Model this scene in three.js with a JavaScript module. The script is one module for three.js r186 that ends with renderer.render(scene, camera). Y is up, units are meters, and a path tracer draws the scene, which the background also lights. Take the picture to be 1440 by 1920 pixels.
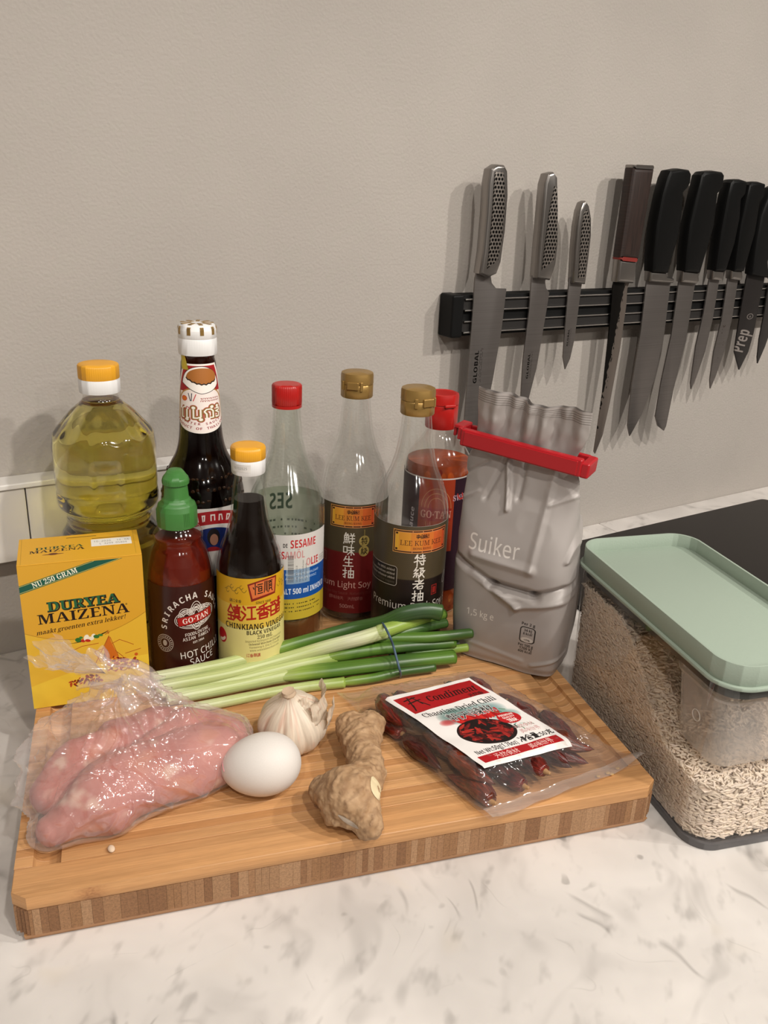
import * as THREE from 'three';
import { mergeGeometries, mergeVertices, toCreasedNormals } from 'three/addons/utils/BufferGeometryUtils.js';
import { RoundedBoxGeometry } from 'three/addons/geometries/RoundedBoxGeometry.js';
import { ImprovedNoise } from 'three/addons/math/ImprovedNoise.js';
import { ConvexHull } from 'three/addons/math/ConvexHull.js';
import { MarchingCubes } from 'three/addons/objects/MarchingCubes.js';

// ---------------------------------------------------------------- camera, light, exposure
const V3 = (x, y, z) => new THREE.Vector3(x, y, z);
const scene = new THREE.Scene();
scene.background = new THREE.Color(0x000000);
const FOCAL = 1600, CAM = V3(0, 0.45, 0.818);
// world axes seen from the lens (x right, y down, z ahead), from the vanishing points of the wall and of the bottles
const AX = (() => {
  const down = V3(-181.6, 4149, FOCAL).normalize();
  const x = V3(2777, -515.7, FOCAL).normalize();
  x.addScaledVector(down, -x.dot(down)).normalize();
  const up = down.clone().negate();
  return { x, up, z: x.clone().cross(up) };
})();
const toWorld = (c) => V3(AX.x.dot(c), AX.up.dot(c), AX.z.dot(c));
const camera = new THREE.PerspectiveCamera((2 * Math.atan(960 / FOCAL) * 180) / Math.PI, 0.75, 0.02, 20);
camera.position.copy(CAM);
camera.quaternion.setFromRotationMatrix(new THREE.Matrix4().makeBasis(toWorld(V3(1, 0, 0)), toWorld(V3(0, -1, 0)), toWorld(V3(0, 0, -1))));
scene.add(camera);
const renderer = new THREE.WebGLRenderer({ antialias: true });
renderer.toneMapping = THREE.LinearToneMapping;
renderer.toneMappingExposure = 0.865;
renderer.shadowMap.enabled = true;
renderer.shadowMap.type = THREE.PCFSoftShadowMap;
const CEILING = 1.5, LAMP_COLOR = new THREE.Color().setRGB(1, 0.95, 0.88), LAMP_CD = 4.8;
const LAMPS = [[-0.45, 1.33, 0.5], [0.2, 1.33, 0.68], [0.85, 1.33, 0.95], [1.5, 1.33, 1], [-0.45, 2.55, 0.4], [0.2, 2.55, 0.5], [0.85, 2.55, 0.5]];

// a pixel gives a direction; its distance comes from the level or the wall plane that the thing touches
const rayOf = (px, py) => toWorld(V3(px - 720, py - 960, FOCAL));
const onLevel = (px, py, y) => { const d = rayOf(px, py); return d.multiplyScalar((y - CAM.y) / d.y).add(CAM); };
const onWall = (px, py, z) => { const d = rayOf(px, py); return d.multiplyScalar((z - CAM.z) / d.z).add(CAM); };

// ---------------------------------------------------------------- helpers
let seed = 7;
const rnd = () => { seed = (seed * 1664525 + 1013904223) >>> 0; return seed / 4294967296; };
const rr = (a, b) => a + (b - a) * rnd();
const noiseGen = new ImprovedNoise();
const N = (x, y, z = 0) => noiseGen.noise(x + 31.7, y + 17.3, z + 5.1);
const fbm = (x, y, z = 0, o = 4) => { let s = 0, a = 0.5; for (let i = 0; i < o; i++) { s += a * N(x, y, z); x *= 2.03; y *= 2.03; z *= 2.03; a *= 0.5; } return s; };
const clamp = (x, a = 0, b = 1) => Math.min(b, Math.max(a, x));
const lerp = (a, b, t) => a + (b - a) * t;
const sst = (a, b, x) => { const t = clamp((x - a) / (b - a)); return t * t * (3 - 2 * t); };
const D2R = Math.PI / 180;
const taken = new Map();
const numbered = (n) => { const k = taken.get(n) ?? 0; taken.set(n, k + 1); return k ? n + '_' + String(k).padStart(3, '0') : n; };
function mesh(name, geo, mat, parent) {
  const m = new THREE.Mesh(geo, mat);
  m.name = parent ? name : numbered(name);
  m.castShadow = m.receiveShadow = true;
  (parent ?? scene).add(m);
  return m;
}
function tag(o, label, category, group, kind) {
  o.userData.label = label; o.userData.category = category;
  if (group) o.userData.group = group;
  if (kind) o.userData.kind = kind;
  return o;
}
function thing(name, label, category, pos, turn = 0, group) {
  const o = new THREE.Group(); o.name = numbered(name); scene.add(o);
  if (pos) o.position.copy(pos);
  o.rotation.y = turn;
  return tag(o, label, category, group);
}
function structure(name, geo, mat, label, category, parent) {
  const m = mesh(name, geo, mat, parent);
  if (!parent) { m.userData.kind = 'structure'; m.userData.label = label; m.userData.category = category; }
  return m;
}
const std = (o) => new THREE.MeshStandardMaterial({ side: THREE.DoubleSide, ...o });
const phys = (o) => new THREE.MeshPhysicalMaterial({ side: THREE.DoubleSide, ...o });
const rgb = (r, g, b) => new THREE.Color().setRGB(r, g, b);
const box = (w, h, d, x = 0, y = 0, z = 0) => new THREE.BoxGeometry(w, h, d).translate(x, y, z);
const rbox = (w, h, d, r, x = 0, y = 0, z = 0, s = 2) => new RoundedBoxGeometry(w, h, d, s, r).translate(x, y, z);
const cyl = (r0, r1, h, x = 0, y = 0, z = 0, s = 32) => new THREE.CylinderGeometry(r0, r1, h, s).translate(x, y, z);
function merged(list) { return mergeGeometries(list.map((g) => { const k = g.index ? g.toNonIndexed() : g; for (const n of Object.keys(k.attributes)) if (!['position', 'normal', 'uv'].includes(n)) k.deleteAttribute(n); return k; })); }
// grid surface f(s, t) -> Vector3, s and t in 0..1
function sheet(ns, nt, f, { wrap = false, crease } = {}) {
  const p = [], uv = [], idx = [];
  for (let j = 0; j <= nt; j++) for (let i = 0; i <= ns; i++) { const v = f(i / ns, j / nt); p.push(v.x, v.y, v.z); uv.push(i / ns, j / nt); }
  for (let j = 0; j < nt; j++) for (let i = 0; i < ns; i++) { const a = j * (ns + 1) + i, b = a + 1, c = a + ns + 1, d = c + 1; idx.push(a, b, d, a, d, c); }
  const g = new THREE.BufferGeometry();
  g.setAttribute('position', new THREE.Float32BufferAttribute(p, 3));
  g.setAttribute('uv', new THREE.Float32BufferAttribute(uv, 2));
  g.setIndex(idx);
  g.computeVertexNormals();
  if (wrap) {
    const nn = g.attributes.normal;
    for (let j = 0; j <= nt; j++) { const a = j * (ns + 1), b = a + ns, x = nn.getX(a) + nn.getX(b), y = nn.getY(a) + nn.getY(b), z = nn.getZ(a) + nn.getZ(b), l = Math.hypot(x, y, z) || 1; nn.setXYZ(a, x / l, y / l, z / l); nn.setXYZ(b, x / l, y / l, z / l); }
  }
  return crease ? toCreasedNormals(g, crease) : g;
}
// revolve a profile [[r, y] ...] that runs upwards; phi from a0 to a1 (0 = +z, towards +x)
function revolve(profile, seg = 64, a0 = -Math.PI, a1 = Math.PI, mod, crease = 0.7) {
  const full = Math.abs(a1 - a0 - 2 * Math.PI) < 1e-6;
  const len = [0];
  for (let i = 1; i < profile.length; i++) len.push(len[i - 1] + Math.hypot(profile[i][0] - profile[i - 1][0], profile[i][1] - profile[i - 1][1]));
  const y0 = profile[0][1], y1 = profile[profile.length - 1][1];
  const g = sheet(seg, profile.length - 1, (s, t) => {
    const [r0, y] = profile[Math.round(t * (profile.length - 1))], a = lerp(a0, a1, s), r = mod ? mod(a, y, r0) : r0;
    return V3(r * Math.sin(a), y, r * Math.cos(a));
  }, { wrap: full });
  const uv = g.attributes.uv;
  for (let i = 0; i < uv.count; i++) { const j = Math.round(uv.getY(i) * (profile.length - 1)); uv.setY(i, y1 !== y0 ? (profile[j][1] - y0) / (y1 - y0) : len[j]); }
  return crease ? toCreasedNormals(g, crease) : g;
}
// smooth curve through [r, y] points
function curve2(pts, n = 60) {
  const c = new THREE.CatmullRomCurve3(pts.map(([x, y]) => V3(x, y, 0)), false, 'centripetal');
  return c.getSpacedPoints(n).map((p) => [Math.max(0, p.x), p.y]);
}
const radiusAt = (prof, y) => { for (let i = 1; i < prof.length; i++) { const [r0, y0] = prof[i - 1], [r1, y1] = prof[i]; if ((y >= y0 && y <= y1) || (y <= y0 && y >= y1)) return y1 === y0 ? r0 : lerp(r0, r1, (y - y0) / (y1 - y0)); } return prof[prof.length - 1][0]; };
const inset = (prof, d, yb, yt) => {
  const inner = prof.filter(([r, y]) => y > yb + 1e-5 && y < yt - 1e-5 && r > d).map(([r, y]) => [r - d, y]);
  const rb = Math.max(0.001, radiusAt(prof, yb) - d), rt = Math.max(0.001, radiusAt(prof, yt) - d);
  return [[0, yb], [rb * 0.9, yb], [rb, yb + 0.001], ...inner.filter(([, y]) => y > yb + 0.001), [rt, yt], [0, yt]];
};
function canvasTex(w, h, draw, srgb = true) {
  const c = document.createElement('canvas'); c.width = w; c.height = h;
  const g = c.getContext('2d'); draw(g, w, h);
  const t = new THREE.CanvasTexture(c);
  if (srgb) t.colorSpace = THREE.SRGBColorSpace;
  t.magFilter = THREE.LinearFilter;
  return t;
}
function dataTex(w, h, f, srgb = true, repeat = true) {
  const d = new Uint8Array(w * h * 4);
  for (let y = 0; y < h; y++) for (let x = 0; x < w; x++) { const c = f(x / w, y / h), o = (y * w + x) * 4; d[o] = clamp(c[0]) * 255; d[o + 1] = clamp(c[1]) * 255; d[o + 2] = clamp(c[2]) * 255; d[o + 3] = 255; }
  const t = new THREE.DataTexture(d, w, h);
  if (srgb) t.colorSpace = THREE.SRGBColorSpace;
  if (repeat) t.wrapS = t.wrapT = THREE.MirroredRepeatWrapping;
  t.magFilter = THREE.LinearFilter; t.needsUpdate = true;
  return t;
}
// uv in metres from the position, by the way each face points
function metricUV(g, scale = 1) {
  const p = g.attributes.position, n = g.attributes.normal, uv = new Float32Array(p.count * 2);
  for (let i = 0; i < p.count; i++) {
    const ax = Math.abs(n.getX(i)), ay = Math.abs(n.getY(i)), az = Math.abs(n.getZ(i));
    let a, b;
    if (ay >= ax && ay >= az) { a = p.getX(i); b = p.getZ(i); } else if (az >= ax) { a = p.getX(i); b = p.getY(i); } else { a = p.getZ(i); b = p.getY(i); }
    uv[2 * i] = a * scale; uv[2 * i + 1] = b * scale;
  }
  g.setAttribute('uv', new THREE.BufferAttribute(uv, 2));
  return g;
}
function capsuleTube(path, radii, ns = 14, nl = 40, capEnds = true) {
  const c = new THREE.CatmullRomCurve3(path), fr = c.computeFrenetFrames(nl, false);
  return sheet(ns, nl + (capEnds ? 2 : 0), (s, t) => {
    let k = t * (nl + (capEnds ? 2 : 0)) - (capEnds ? 1 : 0), end = k < 0 || k > nl;
    k = clamp(Math.round(k), 0, nl);
    const u = k / nl, r = end ? 0 : radii(u, s), a = s * Math.PI * 2, p = c.getPoint(u);
    return p.addScaledVector(fr.normals[k], r * Math.cos(a)).addScaledVector(fr.binormals[k], r * Math.sin(a));
  }, { wrap: true });
}

// strokes of the printed characters on a 16 x 16 grid; a stroke is a chain of points of two hexadecimal digits
const GLYPH = {
  '特': '3115 1464 0a68 404f 82e2 b0b5 75f5 79f9 d7dedeae 8bad', '級': '401544 641969 4a4e 2b0e 6b7d 82d2c6f6bb7f a2a97f 98cbff',
  '老': '33d3 8087 07f7 e21d 696d7edeeb da6c', '抽': '0454 303e1d 0a57 84f4fe8e84 b0be 89f9',
  '鮮': '3015 2262 6244 14747a1a14 1777 444a 1c0f 3c3e 5c5e 7c8e a1b3 e1d3 94f4 98f8 8cfc c4cf', '味': '03535b0b03 74e4 68f8 b0bf b96e b9fe',
  '生': '4016 34d4 39c9 0eee 808e', '李': '13e3 8087 8317 83f7 39c988 888f5e 1bfb', '錦': '4007 4086 1868 0b7b 484e 0f8f c0b2 93f3f99993 96f6 9bfb 9b9e fbfe cacf',
  '記': '2141 0373 1666 1868 1a6a6e1e1a 92f2f797 979eaefefb', '恒': '404f 1527 6475 82f2 8efe 95e5eb9b95 98e8', '順': '201e 404c 606e 81f1 c1b3 93e3eb9b93 96e6 98e8 ab8f dbff',
  '鎮': '4007 4087 1868 0b7b 484e 0f7f 82f2 c0c4 94e4eb9b94 96e6 98e8 7cfc 9d7f cdff', '江': '2144 0649 0f4a 72f2 b2be 6efe',
  '香': 'b133 05f5 828a 8519 85f9 3acacf3f3a 3cdc', '醋': '0272 05757f0f05 2225 5255 0b7b 93f3 b0b7 d0d7 87f7 99e9ef9f99 9cec',
  '天': '22d2 17f7 82871f 87ff', '然': '3017 2363 630b 4758 84f4 b0b5 b47b b4fb 2c0f 5c6f 9caf dcff', '食': '8007 80f7 7283 46b6bb4b 48b8 464f8d 8bff',
  '材': '0555 303f 350b 355a 75f5 c0cfad c56d', '美': '5062 b092 22d2 25c5 18e8 7277 0bfb 8b0f 8bff', '世': '06f6 202ede 707a d0da 7ada',
  '界': '30c0c73730 33c3 8087 8719 87f9 6a4f aaaf', '頂': '0262 404e2d 81f1 c1b3 93e3eb9b93 96e6 98e8 ab8f dbff', '净': '1133 0e48 a185 92e2d5 85e5 68f8 8beb e5eb b3bf9e',
  '含': '8007 80f7 5696 49b9 3bcbcf3f3b', '量': '30c0c53530 33c3 07f7 39c9cd3d39 3bcb 0fff 898f', '克': '13e3 8087 46b6ba4a46 6a0f 9a9efefc',
  '朝': '1262 4044 1464691914 1666 0b7b 494f a1e1ef a17f a5e5 a9e9', '辣': '3041 0373 1526 5546 0878 0b7b 484f 92f2 95e5ea9a95 c0cf ca8e caff', '椒': '0454 303f 350a 3558 8388 8 7 88 6aaa 787d 9093 84 b4 c3f3 f3af c4ff',
  '釀': '0272 05757f0f05 2225 5255 0b7b 82f2 c0c3 94e4 97e7 8afa aacf',
};
function glyphs(g, text, x, y, size, color, width, vertical = false) {
  g.strokeStyle = color; g.lineWidth = width ?? size * 0.085; g.lineCap = 'square'; g.lineJoin = 'miter';
  [...text].forEach((ch, k) => {
    const ox = x + (vertical ? 0 : k * size * 1.12), oy = y + (vertical ? k * size * 1.12 : 0);
    for (const s of (GLYPH[ch] ?? '').split(' ')) {
      if (s.length < 4) continue;
      g.beginPath();
      for (let i = 0; i + 1 < s.length; i += 2) g.lineTo(ox + (parseInt(s[i], 16) / 15) * size, oy + (parseInt(s[i + 1], 16) / 15) * size);
      g.stroke();
    }
  });
}
function text(g, s, x, y, font, color, align = 'left', maxW) { g.font = font; g.fillStyle = color; g.textAlign = align; g.textBaseline = 'alphabetic'; g.fillText(s, x, y, maxW); }
function condensed(g, s, x, y, font, color, sx, align = 'left') { g.save(); g.translate(x, y); g.scale(sx, 1); text(g, s, 0, 0, font, color, align); g.restore(); }
function arcText(g, s, cx, cy, r, a0, a1, font, color) {
  g.font = font; g.fillStyle = color; g.textAlign = 'center'; g.textBaseline = 'alphabetic';
  [...s].forEach((ch, i) => { const a = lerp(a0, a1, s.length > 1 ? i / (s.length - 1) : 0.5); g.save(); g.translate(cx + r * Math.sin(a), cy - r * Math.cos(a)); g.rotate(a); g.fillText(ch, 0, 0); g.restore(); });
}
function smileText(g, s, cx, cy, r, a0, a1, font, color) {
  g.font = font; g.fillStyle = color; g.textAlign = 'center'; g.textBaseline = 'alphabetic';
  [...s].forEach((ch, i) => { const a = lerp(a0, a1, i / (s.length - 1)); g.save(); g.translate(cx + r * Math.sin(a), cy + r * Math.cos(a)); g.rotate(-a); g.fillText(ch, 0, 0); g.restore(); });
}
function speckle(g, w, h, n, color, r0, r1) { g.fillStyle = color; for (let i = 0; i < n; i++) { g.beginPath(); g.arc(rnd() * w, rnd() * h, rr(r0, r1), 0, 7); g.fill(); } }
function rrect(g, x, y, w, h, r) { g.beginPath(); g.moveTo(x + r, y); g.arcTo(x + w, y, x + w, y + h, r); g.arcTo(x + w, y + h, x, y + h, r); g.arcTo(x, y + h, x, y, r); g.arcTo(x, y, x + w, y, r); g.closePath(); }

// ---------------------------------------------------------------- shared materials
const grainBump = dataTex(256, 256, () => { const v = rnd(); return [v, v, v]; }, false);
const withRepeat = (t, x, y) => { const c = t.clone(); c.wrapS = c.wrapT = THREE.RepeatWrapping; c.repeat.set(x, y); c.needsUpdate = true; return c; };
const M = {
  steel: std({ color: rgb(0.32, 0.3, 0.285), metalness: 1, roughness: 0.34 }),
  brightSteel: std({ color: rgb(0.75, 0.73, 0.71), metalness: 1, roughness: 0.2 }),
  black: phys({ color: rgb(0.005, 0.005, 0.005), roughness: 0.5, specularIntensity: 0.35 }),
  blackMatte: phys({ color: rgb(0.005, 0.005, 0.005), roughness: 0.7, specularIntensity: 0.3 }),
  glass: phys({ color: rgb(0.97, 0.975, 0.97), transmission: 1, thickness: 0, roughness: 0.09, ior: 1.52 }),
  greenGlass: phys({ color: rgb(0.945, 0.962, 0.945), transmission: 1, thickness: 0, roughness: 0.09, ior: 1.52 }),
  pet: phys({ color: rgb(0.96, 0.96, 0.95), transmission: 1, thickness: 0, roughness: 0.09, ior: 1.5 }),
  paper: std({ color: rgb(0.62, 0.61, 0.57), roughness: 0.9 }),
  gold: std({ color: rgb(0.36, 0.22, 0.065), metalness: 0.55, roughness: 0.36 }),
  whitePlastic: phys({ color: rgb(0.8, 0.79, 0.78), roughness: 0.4 }),
  yellowPlastic: phys({ color: rgb(0.78, 0.37, 0.02), roughness: 0.4 }),
  redPlastic: phys({ color: rgb(0.42, 0.01, 0.008), roughness: 0.3 }),
  greenPlastic: phys({ color: rgb(0.05, 0.185, 0.038), roughness: 0.4 }),
};

// ---------------------------------------------------------------- the room
const wallBump = dataTex(512, 512, (x, y) => { const v = 0.5 + 0.55 * fbm(x * 90, y * 90, 1, 2) + 0.12 * fbm(x * 14, y * 14, 4, 2); return [v, v, v]; }, false);
wallBump.repeat.set(4, 4);
const wallTone = dataTex(512, 512, (x, y) => { const v = 0.965 + 0.05 * fbm(x * 5, y * 5, 7, 5); return [v, v * 0.997, v * 0.992]; });
const wallMat = std({ color: rgb(0.452, 0.414, 0.38), roughness: 0.88, bumpMap: wallBump, bumpScale: 0.0006, map: wallTone });
const plainWall = std({ color: rgb(0.3, 0.28, 0.26), roughness: 0.95 });
structure('wall_back', metricUV(box(5.2, 2.6, 0.12, 0.3, 0.3, -0.06)), wallMat, 'matte warm grey plaster wall behind the kitchen counter', 'wall');
structure('wall_left', box(0.12, 2.6, 3.5, -2.24, 0.3, 1.6), plainWall, 'warm grey side wall at the end of the kitchen', 'wall');
structure('wall_right', box(0.12, 2.6, 3.5, 2.84, 0.3, 1.6), plainWall, 'warm grey side wall beyond the cooktop', 'wall');
structure('wall_front', box(5.2, 2.6, 0.12, 0.3, 0.3, 3.3), plainWall, 'warm grey wall opposite the kitchen counter', 'wall');
structure('floor', box(5.2, 0.1, 3.5, 0.3, -0.95, 1.6), std({ color: rgb(0.14, 0.1, 0.07), roughness: 0.6 }), 'brown wooden kitchen floor', 'floor');
structure('ceiling', box(5.2, 0.1, 3.5, 0.3, CEILING + 0.05, 1.6), std({ color: rgb(0.55, 0.54, 0.52), roughness: 0.95 }), 'white plaster kitchen ceiling with downlights', 'ceiling');

// recessed ceiling downlights: where they stand follows from the twin shadows of the knives
for (const [x, z, dim] of LAMPS) {
  const t = thing('ceiling_downlight', 'small round recessed downlight in the kitchen ceiling', 'light', V3(x, CEILING, z), 0, 'ceiling downlights');
  mesh('trim_ring', revolve([[0.03, -0.001], [0.03, -0.004], [0.042, -0.004], [0.044, -0.001], [0.044, 0]], 40), M.whitePlastic, t);
  mesh('lamp_lens', cyl(0.028, 0.028, 0.002, 0, -0.002, 0), new THREE.MeshStandardMaterial({ color: 0x111111, emissive: LAMP_COLOR, emissiveIntensity: 40 * dim }), t);
  const s = new THREE.SpotLight(LAMP_COLOR, LAMP_CD * dim, 0, 1.32, 0.35, 2);
  s.position.set(x, CEILING - 0.03, z); s.target.position.set(x, 0, z - 0.1);
  s.castShadow = true; s.shadow.radius = 1.5; s.shadow.mapSize.set(2048, 2048); s.shadow.bias = -0.0005; s.shadow.camera.near = 0.1; s.shadow.camera.far = 5;
  scene.add(s, s.target);
}

// marble: cloudy off-white ground, thin broken grey veins, a few dark flecks
const marbleTex = dataTex(2048, 2048, (u, v) => {
  const x = u * 9, y = v * 9;
  const wx = x + 0.9 * fbm(x * 0.8, y * 0.8, 2, 3), wy = y + 0.9 * fbm(x * 0.8 + 9, y * 0.8, 3, 3);
  const cloud = fbm(wx * 0.9, wy * 0.9, 0, 4), fine = fbm(x * 7, y * 7, 5, 2);
  const v1 = 1 - Math.abs(N(wx * 1.5 + wy * 0.9, wy * 0.8 - wx * 0.5, 8)) * 38, v2 = 1 - Math.abs(N(wx * 3.3 + wy, wy * 2.2 - wx, 12)) * 42;
  const br = sst(0.12, 0.42, N(x * 3.1, y * 3.1, 20)), br2 = sst(0.16, 0.4, N(x * 4.2 + 4, y * 4.2, 23));
  const vein = Math.max(0, v1) * br * 0.13 + Math.max(0, v2) * br2 * 0.055;
  const smudge = sst(0.05, 0.5, fbm((wx + wy) * 2.6 + 3, (wy - wx) * 1.3, 30, 3)) * 0.1 + sst(0.1, 0.5, fbm((x + y) * 6, (y - x) * 3.2, 33, 3)) * 0.11, fleck = sst(0.42, 0.6, N(x * 9, y * 9, 51)) * br * 0.16;
  const warm = sst(0.25, 0.5, fbm(wx * 1.1, wy * 1.1 + 8, 40, 3)) * 0.05;
  const b = 0.85 + 0.14 * cloud + 0.018 * fine - vein - smudge - fleck;
  return [b + 0.005, b - 0.006 - warm * 0.3, b - 0.016 - warm];
});
const marble = phys({ map: marbleTex, roughness: 0.32, color: rgb(0.9, 0.87, 0.845) });
const slab = (x0, x1) => { const g = rbox(x1 - x0, 0.03, 0.72, 0.002, (x0 + x1) / 2, -0.015, 0.36); metricUV(g); const uv = g.attributes.uv; for (let i = 0; i < uv.count; i++) uv.setXY(i, uv.getX(i) + 0.1, uv.getY(i)); return g; };
structure('countertop', slab(-2.17, 0.8814), marble, 'off-white marble worktop with fine grey veins', 'countertop');
const slab2 = slab(0.8826, 2.77); { const uv = slab2.attributes.uv; for (let i = 0; i < uv.count; i++) uv.setXY(i, uv.getY(i) * 0.9 + 0.2, uv.getX(i) * 0.9); }
structure('countertop', slab2, marble, 'off-white marble worktop slab around the cooktop', 'countertop');
structure('base_cabinet', box(4.9, 0.86, 0.64, 0.3, -0.465, 0.33), std({ color: rgb(0.55, 0.54, 0.52), roughness: 0.6 }), 'grey base cabinets under the marble worktop', 'cabinet');

// boxed ledge along the wall: two front panels with a dark joint, a white cap on top
{
  const x0 = -1.2, x1 = 0.345, xs = onWall(46, 907, 0.0235).x, white = std({ color: rgb(0.66, 0.62, 0.58), roughness: 0.5 });
  const t = mesh('trim_1', box(x1 - x0 - 0.004, 0.07, 0.018, (x0 + x1) / 2, 0.142, 0.0095), std({ color: rgb(0.16, 0.14, 0.13), roughness: 0.9 }));
  t.userData.kind = 'structure'; t.userData.label = 'white boxed ledge with jointed front panels along the wall'; t.userData.category = 'ledge';
  mesh('panel', rbox(xs - 0.001 - x0, 0.07, 0.004, 0.001, (x0 + xs) / 2, 0.141, 0.0215), white, t);
  mesh('panel', rbox(x1 - xs - 0.001, 0.07, 0.004, 0.001, (x1 + xs) / 2, 0.141, 0.0215), white, t);
  mesh('cap', rbox(x1 - x0, 0.0055, 0.026, 0.0015, (x0 + x1) / 2, 0.1795, 0.0131), std({ color: rgb(0.78, 0.75, 0.72), roughness: 0.45 }), t);
}

// cooktop
{
  const t = thing('cooktop', 'black glass cooktop set on the marble beside the wall', 'cooktop', V3(0.93, 0, 0.3));
  const s = new THREE.Shape(), w = 0.268, d = 0.254, r = 0.012;
  s.moveTo(-w + r, -d); s.lineTo(w - r, -d); s.quadraticCurveTo(w, -d, w, -d + r); s.lineTo(w, d - r); s.quadraticCurveTo(w, d, w - r, d); s.lineTo(-w + r, d); s.quadraticCurveTo(-w, d, -w, d - r); s.lineTo(-w, -d + r); s.quadraticCurveTo(-w, -d, -w + r, -d);
  mesh('glass_plate', new THREE.ExtrudeGeometry(s, { depth: 0.003, bevelSize: 0.001, bevelThickness: 0.0008, bevelSegments: 2 }).rotateX(-Math.PI / 2).translate(0, 0.0009, 0), phys({ color: rgb(0.011, 0.009, 0.008), roughness: 0.25, specularIntensity: 0.3 }), t);
}

// ---------------------------------------------------------------- bamboo board
const BO = V3(0.0255, 0, 0.371), BA = 14.63 * D2R, BT = 0.037, BL = 0.452, BD = 0.365;
const BU = V3(Math.cos(BA), 0, Math.sin(BA)), BV = V3(Math.sin(BA), 0, -Math.cos(BA));
const bd = (u, v, y = BT) => V3(BO.x + BU.x * u + BV.x * v, y, BO.z + BU.z * u + BV.z * v);
const uvOf = (p) => { const d = p.clone().sub(BO); return [d.dot(BU), d.dot(BV)]; };
const bambooTex = dataTex(1024, 512, (u, v) => {
  const x = u * 6, y = v * 60, st = fbm(x * 0.7, y * 3.1, 1, 3), fib = N(x * 9, y * 22, 3), broad = N(x * 0.35, y * 0.45, 9);
  const knot = (k, c) => { const d = (u - k[0]) * 70, e = (v - k[1]) * 24; return Math.exp(-d * d - e * e * 0.6) * c * (0.7 + 0.6 * N(u * 300, v * 200, 2)); };
  const kn = knot([0.18, 0.22], 0.2) + knot([0.55, 0.62], 0.22) + knot([0.83, 0.36], 0.18) + knot([0.37, 0.86], 0.2);
  const b = 0.93 + 0.13 * st + 0.05 * fib + 0.12 * broad - kn;
  return [b, b * (0.985 + 0.03 * st) - kn * 0.3, b * (0.955 + 0.06 * st) - kn * 0.4];
});
const endTex = dataTex(256, 256, (u, v) => { const n = rnd(), s = N(u * 40, v * 40, 3), b = 0.9 + 0.1 * s - (n > 0.93 ? 0.25 : 0) + 0.05 * (rnd() - 0.5); return [b, b * 0.98, b * 0.95]; });
endTex.repeat.set(18, 18);
const bambooTop = [[0.61, 0.325, 0.14], [0.68, 0.375, 0.17], [0.54, 0.27, 0.11], [0.645, 0.35, 0.155]].map((c) => phys({ color: rgb(...c), map: bambooTex, roughness: 0.5 }));
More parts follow.
